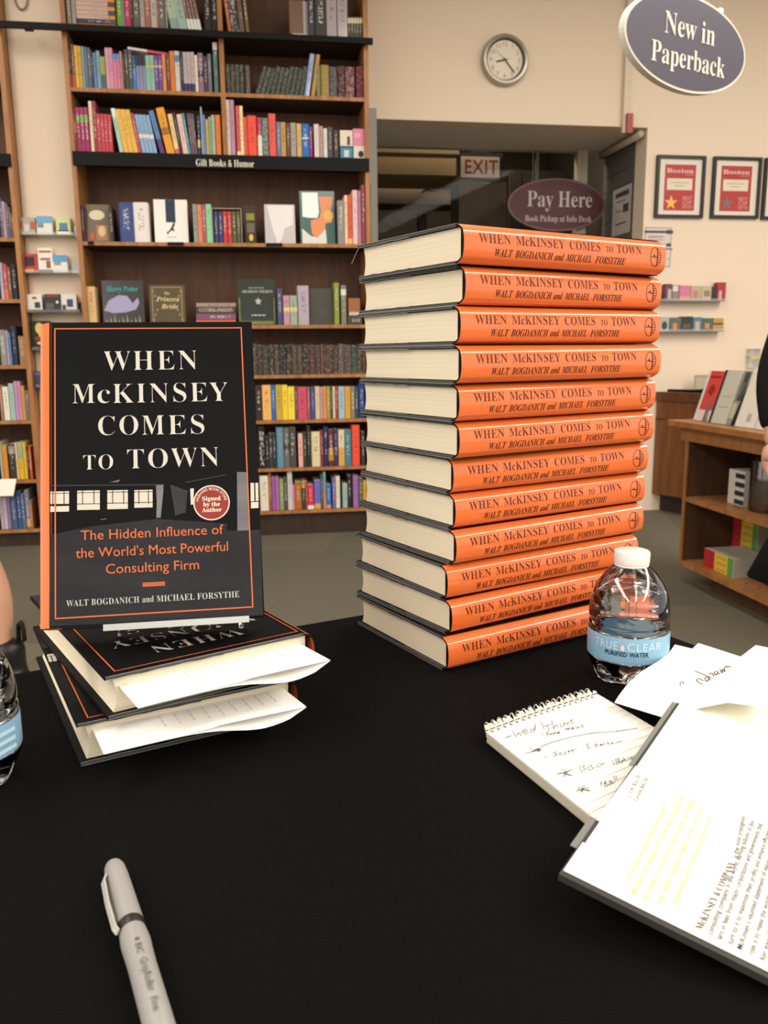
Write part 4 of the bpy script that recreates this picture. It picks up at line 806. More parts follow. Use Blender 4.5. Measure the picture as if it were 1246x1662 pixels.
# clear ledges with mini boxes on the right wall
g = 'mini boxes on the right wall ledges'
OR = (1030, 440); SR = 5.769
v = VW-.055
z = ledge('upper clear ledge with pink and pale mini boxes on the right wall', 1055, 1178, 488, VW, M_acr)
for q, c, lab, bands in (((285, 120, 345, 272), '6a4250', 'maroon mini box, first visible beside the book stack, upper right ledge', [('panel', -.2, .9, .1, .7, 'b0a49c')]), ((350, 130, 415, 272), '8a7a74', 'grey mini box with a white flash on the upper right ledge', [('panel', -.9, .6, .6, .95, 'd0c8c0')]),
        ((420, 135, 522, 273), 'c8708c', 'pink mini box on the upper right ledge', [('panel', -1, 1, 0, .3, 'c89a88')]), ((526, 140, 620, 273), 'b0a088', 'pale mini box with red dots next to the pink one', [('panel', -.6, .4, .2, .7, 'b87a70')]), ((624, 140, 715, 275), 'b8a890', 'pale tan mini box left of the black one, upper right ledge', [('panel', -.5, .7, .3, .7, '8a7a60')]),
        ((718, 145, 768, 275), '3a2c2a', 'narrow black mini box on the upper right ledge', []), ((772, 105, 850, 275), 'a03438', 'tall red mini box at the end of the upper right ledge', [('panel', -.6, .1, .05, .55, 'c8a098')])):
    minibox(lab, cpx(OR, SR, *q), v, z, .045, c, bands, g)
z = ledge('lower clear ledge with teal and tan mini boxes on the right wall', 1050, 1175, 538, VW, M_acr)
for q, c, lab, bands in (((235, 430, 320, 555), 'a8a498', 'grey mini box with a dark disc beside the stack, lower right ledge', [('disc', None, 0, (0, .6), (.4, .3), '3a4444')]), ((325, 435, 432, 555), '5a625c', 'grey-green mini box with an orange spot, lower right ledge', [('panel', -.4, .3, .15, .6, 'c8843a')]), ((436, 425, 540, 558), '3a3630', 'black mini box in the middle of the lower right ledge', [('panel', -.7, .7, .2, .5, '5a5448')]),
        ((545, 432, 628, 555), '4a7a8a', 'teal-blue mini box with a pink figure, lower right ledge', [('panel', -.5, .5, .05, .7, 'c89a88')]), ((632, 440, 728, 556), '4a625e', 'teal mini box with an orange spot, right part of lower ledge', [('panel', -.5, .4, .2, .6, 'c8843a')]), ((732, 440, 828, 570), 'b08a52', 'tan mini box with a dark band at the end of the lower right ledge', [('panel', -1, 1, .5, .62, '4a3a2a')])):
    minibox(lab, cpx(OR, SR, *q), v, z, .045, c, bands, g)
# wall sanitiser-like dispenser seen above the leaning books
u0, z1 = wp(1217, 566, VW-.04); u1, z0 = wp(1232, 596, VW-.04)
t = wall_thing('acrylic_holder', 'small clear holder with a yellow slip on the wall beside the black sleeve', 'holder', u0, VW-.04, z0)
MB().box(0, u1-u0, 0, .039, 0, z1-z0).build('pocket', M_acr, t); MB().box(.006, u1-u0-.006, -.002, -.001, (z1-z0)*.45, (z1-z0)*.6).build('slip', colm('#c8b060'), t)
# ================================================================== table with black cloth
def clothmat():
    m = bpy.data.materials.new('black_weave'); m.use_nodes = True; nt = m.node_tree; b = nt.nodes['Principled BSDF']
    tc = nt.nodes.new('ShaderNodeTexCoord'); hs = []
    for d in ('X', 'Y'):
        wv = nt.nodes.new('ShaderNodeTexWave'); wv.bands_direction = d; wv.inputs['Scale'].default_value = 190; wv.inputs['Distortion'].default_value = .6; wv.inputs['Detail'].default_value = 1
        nt.links.new(tc.outputs['Object'], wv.inputs[0]); hs.append(wv.outputs[1])
    ad = nt.nodes.new('ShaderNodeMath'); ad.operation = 'MULTIPLY'; nt.links.new(hs[0], ad.inputs[0]); nt.links.new(hs[1], ad.inputs[1])
    nz = nt.nodes.new('ShaderNodeTexNoise'); nz.inputs['Scale'].default_value = 5; nz.inputs['Detail'].default_value = 4; nt.links.new(tc.outputs['Object'], nz.inputs['Vector'])
    bp = nt.nodes.new('ShaderNodeBump'); bp.inputs['Strength'].default_value = .7; bp.inputs['Distance'].default_value = .0012; nt.links.new(ad.outputs[0], bp.inputs['Height'])
    b2 = nt.nodes.new('ShaderNodeBump'); b2.inputs['Strength'].default_value = .5; b2.inputs['Distance'].default_value = .02; nt.links.new(nz.outputs[0], b2.inputs['Height']); nt.links.new(bp.outputs[0], b2.inputs['Normal'])
    mx = nt.nodes.new('ShaderNodeMix'); mx.data_type = 'RGBA'; mx.inputs[6].default_value = (.002, .002, .0019, 1); mx.inputs[7].default_value = (.008, .008, .0077, 1)
    nt.links.new(ad.outputs[0], mx.inputs[0]); nt.links.new(mx.outputs[2], b.inputs['Base Color']); nt.links.new(b2.outputs[0], b.inputs['Normal'])
    b.inputs['Roughness'].default_value = .85; b.inputs['Specular IOR Level'].default_value = .06
    return m
TA = math.radians(27.5); TC = Vector((.183, .992, 0)); ta = Vector((-math.cos(TA), -math.sin(TA), 0)); tb_ = Vector((math.sin(TA+.03), -math.cos(TA+.03), 0))
TLa, TLb = .80, 1.85
t = thing('signing_table', 'table under a black woven cloth in the foreground', 'table', (0, 0, 0))
tc4 = [TC, TC+tb_*TLb, TC+tb_*TLb+ta*TLa, TC+ta*TLa]
def inset(p, d): c = sum(tc4, Vector())/4; return p+(c-p).normalized()*d
b = MB(); q = [inset(p, .03) for p in tc4]; b.prism([(p.x, p.y) for p in q], lambda x, y, z: (x, y, z), TZ-.03, TZ-.006); b.build('table_top', wood('table_wood', '#6a4a30', '#80603e'), t)
for p in tc4:
    c = inset(p, .12); MB().lathe([(.018, 0), (.018, TZ-.03)], 12, (c.x, c.y, 0)).build('leg', M_steel, t, smooth=40)
# draped cloth: flat top, rounded edge, skirt with soft folds
b = MB(); n = 44; ring = []
for k in range(4):
    p, q = tc4[k], tc4[(k+1) % 4]
    for i in range(n): ring.append(p.lerp(q, i/n))
N = len(ring); cen = sum(tc4, Vector())/4
def ringpt(i, out, z, fold):
    p = ring[i]; d = (p-cen); d.z = 0; d.normalize()
    return p+d*(out+fold*math.sin(i*.93)+fold*.6*math.sin(i*.41+1))
levels = [(-.012, TZ, 0), (-.004, TZ-.001, 0), (.0, TZ-.005, 0), (.003, TZ-.02, .001), (.012, TZ-.15, .006), (.022, TZ-.40, .012), (.03, .03, .018)]
for out, z, fold in levels: b.v += [(*ringpt(i, out, z, fold).xy, z) for i in range(N)]
b.f.append(list(range(N))); b.m.append(0)
for l in range(len(levels)-1):
    for i in range(N): j = (i+1) % N; b.f.append([l*N+i, l*N+j, (l+1)*N+j, (l+1)*N+i]); b.m.append(0)
o = b.build('tablecloth', clothmat(), None, smooth=60); tag(o, 'black woven cloth draped over the table', 'tablecloth')
# ================================================================== the hardcover
BW, BLn, BT_ = .163, .241, .0318
M_jblack = mat('jacket_black', '#101011', .5, .07, var=.05); M_jrim = mat('jacket_paper_rim', '#a3a19b', .6, .3); M_board = mat('dark_board', '#4a4a47', .7, .2)
M_orange = mat('jacket_orange', '#e06c30', .3, .35, var=.03, scale=(8, 8, 8), **{'Coat Weight': .6, 'Coat Roughness': .05, 'Coat IOR': 1.5}); M_oline = mat('orange_print', '#cb6231', .5, .3)
M_titlew = mat('title_white', '#c2bdb1', .5, .3); M_spinek = mat('spine_print', '#5a2415', .5, .3); M_spined = mat('spine_print_dark', '#3a1d14', .5, .3)
def pagemat():
    m = bpy.data.materials.new('page_edges'); m.use_nodes = True; nt = m.node_tree; b = nt.nodes['Principled BSDF']
    tc = nt.nodes.new('ShaderNodeTexCoord'); mp = nt.nodes.new('ShaderNodeMapping'); mp.inputs['Scale'].default_value = (4, 4, 900)
    nt.links.new(tc.outputs['Object'], mp.inputs[0]); nz = nt.nodes.new('ShaderNodeTexNoise'); nz.inputs['Scale'].default_value = 1; nz.inputs['Detail'].default_value = 3
    nt.links.new(mp.outputs[0], nz.inputs['Vector']); cr = nt.nodes.new('ShaderNodeValToRGB')
    cr.color_ramp.elements[0].color = lin('#d5c8ad'); cr.color_ramp.elements[1].color = lin('#e0d4bb'); cr.color_ramp.elements[0].position = .35; cr.color_ramp.elements[1].position = .65
    nt.links.new(nz.outputs[0], cr.inputs[0]); nt.links.new(cr.outputs[0], b.inputs['Base Color']); b.inputs['Roughness'].default_value = .85; b.inputs['Specular IOR Level'].default_value = .1
    bp = nt.nodes.new('ShaderNodeBump'); bp.inputs['Strength'].default_value = .1; bp.inputs['Distance'].default_value = .0003
    nt.links.new(nz.outputs[0], bp.inputs['Height']); nt.links.new(bp.outputs[0], b.inputs['Normal'])
    return m
M_pages = pagemat()
def spine_y(z):            # outer surface of the rounded spine (y is negative outwards)
    q = abs(z/BT_-.5)*2
    e = 0 if q < .60 else (q-.60)/.40
    return -.0042*(1-q**2.2) + .0064*e**2.2
def spine_prof(n=40): return [(spine_y(BT_*i/n), BT_*i/n) for i in range(n+1)]
def book_meshes():
    P = {}; R = {}
    th = .0016; o_ = spine_prof(); prof = [(.0068, 0)]+o_+[(.0068, BT_)]
    inn = [(.0068, BT_-.0012)]+[(y+th, .0012+(BT_-.0024)*(z/BT_)) for y, z in o_[::-1]]+[(.0068, .0012)]
    b = MB()
    ring_ = prof+inn; nn = len(ring_)
    b.prism(ring_, lambda y, z, x: (x, y, z), 0, BLn, mi=0, caps=False)
    k = len(prof); L = len(ring_)
    for off in (0, nn):       # rims as strips
        for i in range(k-1): b.f.append([off+i, off+i+1, off+L-2-i, off+L-1-i]); b.m.append(1)
    P['spine'] = (b, [M_orange, M_jblack], 50)
    bd = .0027
    for nm, z0 in (('front_cover', BT_-bd), ('back_cover', 0)):
        b = MB(); b.box(.0005, BLn-.0005, .0070, BW, z0+.0003, z0+bd-.0003, mi=0)
        # jacket paper wrapped over the board: outer sheet, turn over the fore edge, flap inside; wavy rims
        N_ = 30; zo = z0+bd if nm == 'front_cover' else z0
        s = -1 if nm == 'front_cover' else 1
        for sheet in (0, 1):
            za = zo if sheet == 0 else (z0-.0001 if nm == 'front_cover' else z0+bd+.0001)
            ss = s if sheet == 0 else -s
            y0 = .0052 if sheet == 0 else BW-.088
            vs = []
            for i in range(N_+1):
                y = y0+(BW+.0006-y0)*i/N_; wv_ = (.00018*math.sin(i*.9+sheet*2)+.00012*math.sin(i*.37))*(1 if sheet == 1 else .4)
                for x in (0, BLn):
                    amp = wv_ if x == 0 else wv_*.7
                    vs += [(x, y, za+(amp if sheet == 1 else 0)*-s*-1), (x, y, za+(amp if sheet == 1 else 0)*-s*-1+ss*.0003)]
            o0 = len(b.v); b.v += vs
            for i in range(N_):
                a_ = o0+i*4; c_ = a_+4
                for f in ([a_, a_+2, c_+2, c_], [a_+1, c_+1, c_+3, a_+3]): b.f.append(f); b.m.append(1)
                for f in ([a_, c_, c_+1, a_+1], [a_+2, a_+3, c_+3, c_+2]): b.f.append(f); b.m.append(2)
            for a_ in (o0, o0+N_*4): b.f.append([a_, a_+1, a_+3, a_+2]); b.m.append(1)
        b.box(0, BLn, BW+.0003, BW+.0008, z0-.0001, z0+bd+.0001, mi=1)
        P[nm] = (b, [M_board, M_jblack, M_jrim], False)
    pts = []; z0, z1 = .0031, BT_-.0031; n = 12
    for i in range(n+1): q = i/n; pts.append((-.0022*(1-(2*q-1)**2)+.0035, z0+(z1-z0)*q))
    for i in range(n+1): q = 1-i/n; pts.append((BW-.0045-.0028*(1-(2*q-1)**2), z0+(z1-z0)*q))
    b = MB().prism(pts, lambda y, z, x: (x, y, z), .0035, BLn-.0035); P['page_block'] = (b, M_pages, 30)
    for nm, x in (('headband', .0028), ('tailband', BLn-.0042)): P[nm] = (MB().box(x, x+.0014, .0015, .0038, .004, BT_-.004), M_jblack, False)
    # spine print
    b = MB(); g = lambda d: (lambda x, z: (x, spine_y(z)-d, z))
    letters(b, 'WHEN', 'serif', .0151, .0488, .0168, .0074, g(.0002), 1.05, off=-.007); letters(b, 'M', 'serif', .0545, .0642, .0168, .0074, g(.0002), off=-.007); letters(b, 'c', 'serif', .0649, .0686, .0168, .0074, g(.0002), off=-.007)
    letters(b, 'KINSEY', 'serif', .0694, .1096, .0168, .0074, g(.0002), 1.05, off=-.007); letters(b, 'COMES', 'serif', .1157, .1532, .0168, .0074, g(.0002), 1.05, off=-.007); letters(b, 'TO', 'serif', .1604, .1690, .0168, .0052, g(.0002), off=-.007); letters(b, 'TOWN', 'serif', .1744, .2066, .0168, .0074, g(.0002), 1.05, off=-.007)
    P['spine_title'] = (b, M_spinek, False)
    b = MB()
    letters(b, 'WALT', 'ital', .0324, .0515, .0068, .0058, g(.0002)); letters(b, 'BOGDANICH', 'ital', .0542, .0968, .0068, .0058, g(.0002)); letters(b, 'and', 'ital', .0990, .1096, .0068, .0058, g(.0002)); letters(b, 'MICHAEL', 'ital', .1125, .1436, .0068, .0058, g(.0002)); letters(b, 'FORSYTHE', 'ital', .1479, .1862, .0068, .0058, g(.0002))
    P['spine_authors'] = (b, M_spined, False)
    b = MB(); xc, zc, rx, rz = .2265, .0159, .0075, .0088; q = 28
    for i in range(q):
        a, c = 2*PI*i/q, 2*PI*(i+1)/q
        b.add([g(.0002)(xc+rx*math.cos(a), zc+rz*math.sin(a)), g(.0002)(xc+rx*math.cos(c), zc+rz*math.sin(c)), g(.0002)(xc+(rx-.0006)*math.cos(c), zc+(rz-.0006)*math.sin(c)), g(.0002)(xc+(rx-.0006)*math.cos(a), zc+(rz-.0006)*math.sin(a))], [(0, 1, 2, 3)])
    for i in range(6): ribbon(b, [(xc+.0024, zc-rz*.92+rz*1.84*i/6), (xc+.0024, zc-rz*.92+rz*1.84*(i+1)/6)], .0011, g(.0003))
    for k, L_ in ((.004, .0030), (.0018, .0036), (-.0004, .0038), (-.0026, .0036), (-.0048, .0028)): ribbon(b, [(xc+.003, zc+k), (xc+.003+L_, zc+k)], .0005, g(.0003))
    ribbon(b, [(xc-.0055, zc-.0003), (xc-.003, zc+.0006), (xc, zc-.0006), (xc+.0024, zc+.0002)], .0008, g(.0003)); ribbon(b, [(xc-.0035, zc+.0004), (xc-.002, zc+.0022), (xc-.001, zc)], .0005, g(.0003))
    P['emblem'] = (b, M_spined, False)
    return {k: v[0].mesh(k, v[1], v[2]) for k, v in P.items()}
HB = book_meshes()
def hardcover(M, label, group=None):
    t = thing('hardcover_book', label, 'book', M=M, group=group)
    for k in ('front_cover', 'back_cover', 'page_block', 'spine', 'headband', 'tailband'):
        o = bpy.data.objects.new(k, HB[k]); COL.objects.link(o); o.parent = t
        if k == 'spine':
            o['label'] = 'glossy orange rounded spine'
            for q in ('spine_title', 'spine_authors', 'emblem'): c = bpy.data.objects.new(q, HB[q]); COL.objects.link(c); c.parent = o
    return t
def bmat(x, y, z, a): return Matrix.Translation((x, y, z)) @ Matrix.Rotation(a, 4, 'Z')
STK = [(.0641, .6942, .5577), (.0663, .7008, .5716), (.0624, .6990, .5518), (.0629, .6949, .5493), (.0620, .7010, .5531), (.0628, .7049, .5509),
       (.0588, .7164, .5306), (.0608, .7177, .5483), (.0615, .7152, .5573), (.0540, .7153, .5380), (.0579, .7142, .5675), (.0543, .7068, .5389)]
names = ['topmost', 'second from the top', 'third from the top', 'fourth from the top', 'fifth from the top', 'sixth from the top', 'seventh from the top', 'fourth from above the table and eighth from the top', 'fourth from the bottom', 'third from the bottom', 'second from the bottom', 'at the very bottom on the cloth']
names[7] = 'fifth from the bottom'; 
tops = {}
for i, (x, y, a) in enumerate(STK):
    t = hardcover(bmat(x, y, TZ+(11-i)*.0322+.0001, a), 'orange-spined black hardcover, %s of the tall stack of twelve' % names[i], 'tall stack of identical orange-spined hardcovers')
    tops[i] = t
# jacket flap corner hanging out of the top book at its fore edge
b = MB(); pts = [(0.0, BW-.001, BT_-.0032), (0.0, BW+.003, BT_-.006), (-.001, BW+.007, BT_-.012), (-.002, BW+.0095, BT_-.0165)]
for w0 in (0, .0022): b.v += [(p[0]+w0*.4, p[1]+w0, p[2]+w0*.2) for p in pts]
for i in range(3): b.f.append([i, i+1, 5+i, 4+i]); b.m.append(0)
o = b.build('flap_tip', mat('flap_grey', '#8f8f8c', .5, .3), tops[0])
# ================================================================== cover art (built once on the standing book, reused on the two lying ones)
SR_, ST_, SF_ = None, None, None
sv = (-.25, .589, .085, .165, .362)
def sframe():
    a, bt = sv[3], sv[4]; r = Vector((math.cos(a), math.sin(a), 0)); f = Vector((-math.sin(a), math.cos(a), 0)); u = Vector((0, 0, 1))
    return r, math.cos(bt)*u+math.sin(bt)*f, math.cos(bt)*f-math.sin(bt)*u
sr, su, sf = sframe(); so = Vector((sv[0], sv[1], sv[2]+TZ))-sr*.005
def st(px, py):             # photo point on the standing cover -> (s from the spine, t from the foot)
    p = onplane(px, py, so, sf)-so; return p.dot(sr), p.dot(su)
def cpt(s, t_, d=.00045): return (BLn-t_, s, BT_+.0003+d)
K = 2.967; cxy = lambda x, y: st(40+x/K, 500+y/K)
art = {}
def line(mb, s, style_, xl, yl, xr, yr, cap_px, sp=1.0, d=.00045, off=None):
    (a, ta0), (b_, tb0) = cxy(xl, yl), cxy(xr, yr); top = cxy(xl, yl-cap_px)[1]-ta0
    letters(mb, s, style_, a, b_, (ta0+tb0)/2, top, lambda x, y: cpt(x, y, d), sp, off=off)
mb = MB(); line(mb, 'WHEN', 'thin', 380, 302, 832, 296, 92, 1.12)
line(mb, 'M', 'thin', 231, 460, 338, 459, 92, off=-.009); line(mb, 'c', 'thin', 352, 460, 412, 458, 92); line(mb, 'KINSEY', 'thin', 425, 458, 980, 450, 92, 1.1)
line(mb, 'CO', 'thin', 355, 613, 548, 611, 92, 1.12); line(mb, 'M', 'thin', 566, 611, 672, 610, 92, off=-.009); line(mb, 'ES', 'thin', 692, 609, 866, 607, 92, 1.12); line(mb, 'TO', 'thin', 283, 780, 427, 776, 70, 1.1); line(mb, 'TOWN', 'thin', 495, 772, 937, 764, 92, 1.12)
art['title_lettering'] = mb.mesh('title_lettering', M_titlew)
mb = MB(); line(mb, 'The Hidden Influence of', 'sans', 271, 1116, 957, 1090, 46); line(mb, "the World's Most Powerful", 'sans', 247, 1200, 980, 1173, 46); line(mb, 'Consulting Firm', 'sans', 392, 1277, 840, 1260, 46)
for k in range(3):
    (a, t0), (b_, t1) = cxy(568, 1326+k*7), cxy(676, 1320+k*7); tt = (t0+t1)/2; mb.add([cpt(a, tt-.0004), cpt(b_, tt-.0004), cpt(b_, tt+.0004), cpt(a, tt+.0004)], [(0, 1, 2, 3)])
art['subtitle_lettering'] = mb.mesh('subtitle_lettering', M_oline)
mb = MB(); line(mb, 'WALT BOGDANICH', 'serif', 201, 1438, 552, 1418, 30, 1.05, off=-.009); line(mb, 'and', 'serif', 567, 1418, 622, 1415, 30, off=-.009); line(mb, 'MICHAEL FORSYTHE', 'serif', 636, 1412, 1034, 1395, 30, 1.05, off=-.008)
art['author_lettering'] = mb.mesh('author_lettering', mat('author_grey', '#b9b6ae', .5, .3))
# border
x0, y1 = cxy(146, 101); x1, _ = cxy(1048, 99); _, y0 = cxy(142, 1496); x1b, _ = cxy(1092, 1443); x1 = (x1+x1b)/2
mb = MB(); e = .0005
for q in ((x0-e, x1+e, y0-e, y0+e), (x0-e, x1+e, y1-e, y1+e), (x0-e, x0+e, y0, y1), (x1-e, x1+e, y0, y1)): mb.add([cpt(q[0], q[2]), cpt(q[1], q[2]), cpt(q[1], q[3]), cpt(q[0], q[3])], [(0, 1, 2, 3)])
art['border_line'] = mb.mesh('border_line', M_oline)
# printed photograph: an empty dark hall with a row of windows
def printmat(name, c0, c1, sc=(10, 30, 1)):
    m = bpy.data.materials.new(name); m.use_nodes = True; nt = m.node_tree; b = nt.nodes['Principled BSDF']; tc = nt.nodes.new('ShaderNodeTexCoord'); mp = nt.nodes.new('ShaderNodeMapping'); mp.inputs['Scale'].default_value = (60, 18, 1)
    nt.links.new(tc.outputs['Object'], mp.inputs[0]); nz = nt.nodes.new('ShaderNodeTexNoise'); nz.inputs['Scale'].default_value = 1; nz.inputs['Detail'].default_value = 5; nt.links.new(mp.outputs[0], nz.inputs['Vector'])
    mx = nt.nodes.new('ShaderNodeMix'); mx.data_type = 'RGBA'; mx.inputs[6].default_value = lin(c0); mx.inputs[7].default_value = lin(c1); nt.links.new(nz.outputs[0], mx.inputs[0]); nt.links.new(mx.outputs[2], b.inputs['Base Color']); b.inputs['Roughness'].default_value = .5; b.inputs['Specular IOR Level'].default_value = .12
    return m
def cpoly(mb, pts, d): mb.add([cpt(*cxy(x, y), d) for x, y in pts], [tuple(range(len(pts)))])
ph = MB(); ph.k = 0; cpoly(ph, [(122, 1092), (330, 1050), (640, 1015), (975, 1038), (975, 1072), (1135, 1068), (1148, 1478), (118, 1534)], .0001)
ph.k = 1; cpoly(ph, [(1022, 790), (1068, 790), (1082, 1070), (1024, 1072)], .0002); cpoly(ph, [(632, 852), (668, 850), (668, 880), (655, 1010), (634, 1010), (636, 930)], .0002)
ph.k = 2
for x0_, x1_, y0_, y1_ in ((124, 214, 884, 944), (253, 362, 880, 942), (398, 497, 878, 938), (528, 616, 877, 935)):
    cpoly(ph, [(x0_, y0_), (x1_, y0_-2), (x1_, y1_-1), (x0_, y1_)], .0002)
for x0_, x1_, y0_, y1_ in ((124, 214, 955, 982), (253, 362, 946, 973), (398, 497, 942, 969), (528, 616, 939, 962), (1089, 1126, 935, 965)): cpoly(ph, [(x0_, y0_), (x1_, y0_-2), (x1_, y1_-2), (x0_, y1_)], .0002)
cpoly(ph, [(1087, 842), (1104, 842), (1106, 930), (1088, 932)], .0002); cpoly(ph, [(1110, 842), (1124, 842), (1126, 928), (1112, 930)], .0002); cpoly(ph, [(797, 870), (815, 868), (812, 945), (800, 948)], .0002)
ph.k = 3
for x in (134, 188, 277, 332, 422, 475, 548, 594): cpoly(ph, [(x, 878), (x+4, 878), (x+4, 943), (x, 944)], .0003)
for x0_, x1_, y in ((253, 362, 888), (398, 497, 886), (528, 616, 884), (124, 214, 892)): cpoly(ph, [(x0_, y), (x1_, y-2), (x1_, y+1), (x0_, y+3)], .0003)
ph.k = 1; cpoly(ph, [(405, 840), (462, 826), (450, 838)], .0003); cpoly(ph, [(365, 1017), (395, 1013), (394, 1016), (366, 1020)], .0003)
ph.k = 4; cpoly(ph, [(124, 852), (660, 848), (660, 854), (124, 859)], .0002); cpoly(ph, [(700, 850), (785, 880), (775, 985), (725, 1000)], .0002); cpoly(ph, [(775, 838), (968, 800), (968, 806), (775, 843)], .0002)
art['cover_photo'] = ph.mesh('cover_photo', [printmat('print_floor', '#18181a', '#303033'), printmat('print_grey', '#55555a', '#82807e'), colm('#c6beae', .42), colm('#1b1b1c', .42), printmat('print_dim', '#242427', '#3c3c40')])
def add_art(t, keys):
    for k in keys: o = bpy.data.objects.new(k, art[k]); COL.objects.link(o); o.parent = t
ALL = ('cover_photo', 'border_line', 'title_lettering', 'subtitle_lettering', 'author_lettering')
add_art(tops[0], ALL)
# standing copy
Ms = Matrix((-su, sr, -sf)).transposed().to_4x4(); Ms.translation = so+su*BLn+sf*(BT_+.0003)
tS = hardcover(Ms, 'black hardcover standing upright with its cover facing us, signed sticker on it', None)
add_art(tS, ALL)
# signed sticker
mb = MB(); mb.k = 0
(sx_, sy_) = cxy(900, 938); rs = (cxy(988, 938)[0]-cxy(812, 938)[0])/2
mb.add([cpt(sx_+rs*math.cos(i*PI/24), sy_+rs*math.sin(i*PI/24), .0006) for i in range(48)], [tuple(range(48))])
sk = mb.build('sticker', colm('#d8cdb8', .4), tS)
mb = MB(); mb.add([cpt(sx_+rs*.93*math.cos(i*PI/24), sy_+rs*.93*math.sin(i*PI/24), .0008) for i in range(48)], [tuple(range(48))]); mb.build('sticker_face', colm('#84201a', .4), sk)
mb = MB()
for s, yo in (('Signed', .12), ('by the', -.2), ('Author', -.52)): text_c(mb, s, 'serif', sx_, sy_+rs*yo, rs*.24, lambda x, y: cpt(x, y, .0010))
vs, fs = glyphs('HARVARD BOOK STORE', 'sans', 1.1); a0, b0 = min(v[0] for v in vs), max(v[0] for v in vs); ch = capheight('sans')
def arc(x, y):
    g_ = math.radians(172)-(x-a0)/(b0-a0)*math.radians(164); R_ = rs*.72+y/ch*rs*.14; return cpt(sx_+R_*math.cos(g_), sy_+R_*math.sin(g_), .0010)
mb.add([arc(*v) for v in vs], fs); mb.build('sticker_lettering', colm('#e8dcc6', .5), sk)
# clear easel under it
M_easel = clear_plastic('easel_acrylic', (.86, .88, .87, 1), .14, .06)
t = thing('book_easel', 'clear acrylic easel holding the upright black book', 'easel', (0, 0, 0))
def ep(s, t_, f): return so+sr*s+su*t_+sf*f
def ebox(s0, s1, t0, t1, f0, f1): b = MB(); vs = [ep(s, q, f) for f in (f0, f1) for q in (t0, t1) for s in (s0, s1)]; return b.add(vs, [(0, 2, 3, 1), (4, 5, 7, 6), (0, 1, 5, 4), (2, 6, 7, 3), (0, 4, 6, 2), (1, 3, 7, 5)])
fl = BT_+.0012
ebox(.045, .152, -.0045, -.0008, -.006, fl+.004).build('ledge', M_easel, t)
ebox(.045, .152, -.0048, .0, -.0085, -.006).build('lip', mat('frosted_lip', '#a9aba7', .3, .5), t)
ebox(.045, .152, -.0008, .15, fl, fl+.003).build('back_plate', M_easel, t)
b = MB(); zb = TZ+.0325+.0322
for s in (.05, .145):
    p, q = ep(s, -.003, fl+.002), ep(s, .12, fl+.003); r_ = Vector((p.x, p.y, zb+.001)); k_ = q+Vector((-.2*0, 0, 0)); k2 = Vector((q.x, q.y, zb+.001))+Vector((sf.x, sf.y, 0))*.02
    b.tube([p, r_], .002, 8); b.tube([q, k2], .002, 8)
b.build('support', M_easel, t)
# the two lying copies
def lying(n, a, z, label):
    e1 = Vector((math.cos(a), math.sin(a), 0)); o_ = Vector((n[0], n[1], TZ+z))+e1*BW
    t = hardcover(Matrix.Translation(o_) @ Matrix.Rotation(a+PI/2, 4, 'Z'), label); add_art(t, ALL); return t
tL = lying((-.215, .539), .508, .0001, 'lower black hardcover lying on the cloth, paper slip in its pages')
tU = lying((-.1945, .5435), .5955, .0327, 'upper black hardcover lying flat under the upright book, paper slip in its pages')
# folded letters sticking out of the heads of the lying books
M_paper = mat('white_paper', '#f2efe9', .7, .2, var=.01)
def letter(bt, zt, y0, y1, out, label, zs):
    """teardrop-folded sheet, in the book's own frame; emerges at x = 0 and reaches x = -out"""
    M = bt.matrix_world.copy(); b = MB(); rows = []; n = 22
    for k in range(7):
        q = k/6; x = .02-(out+.02)*q; op = max(0, (q-.3)/.7)
        top = [(y0+(y1-y0)*i/n-.004*q*(1 if i == n else 0), zt-.0016*q+.0012*math.sin(i/n*PI)*op*(1 if i > n*.5 else .2)) for i in range(n+1)]
        tip = top[-1]; bot = []
        for i in range(n+1):
            s = i/n; y = tip[0]+(y0+.004-tip[0])*s
            sag = .0085*op*math.exp(-((s-.22)/.22)**2)*min(1, s/.07)
            z = zt-.0016*q-.0007-sag; bot.append((y, z))
        rows.append([(x, y, z) for y, z in top+bot])
    m_ = len(rows[0])
    for r in rows: b.v += [tuple(M @ Vector(p)) for p in r]
    for k in range(6):
        for i in range(m_-1): b.f.append([k*m_+i, k*m_+i+1, (k+1)*m_+i+1, (k+1)*m_+i]); b.m.append(0)
    ob = b.build('folded_letter', M_paper, None, smooth=50); tag(ob, label, 'paper'); s = ob.modifiers.new('thick', 'SOLIDIFY'); s.thickness = .0002
    pr = MB(); random.seed(3)
    for ln in range(9):     # faint print lines running across, a few words each
        yy = y0+(y1-y0)*(.30+.075*ln)
        x = -.002
        for wd in range(3):
            L = random.uniform(.003, .008); xx = x-.002
            if xx-L < -out+.004: break
            pr.add([tuple(M @ Vector(p)) for p in ((xx, yy, zt+.0012), (xx-L, yy, zt+.0010), (xx-L, yy+.0007, zt+.0010), (xx, yy+.0007, zt+.0012))], [(0, 1, 2, 3)]); x = xx-L
    po = pr.build('print_lines', mat('faint_print', '#b9b2aa', .7, .2), ob)
    return ob
letter(tU, .0232, .150, .010, .040, 'white folded letter sticking out of the upper lying book', 0)
letter(tL, .0250, .149, .010, .037, 'white folded letter sticking out of the lower lying book, shaded', 0)
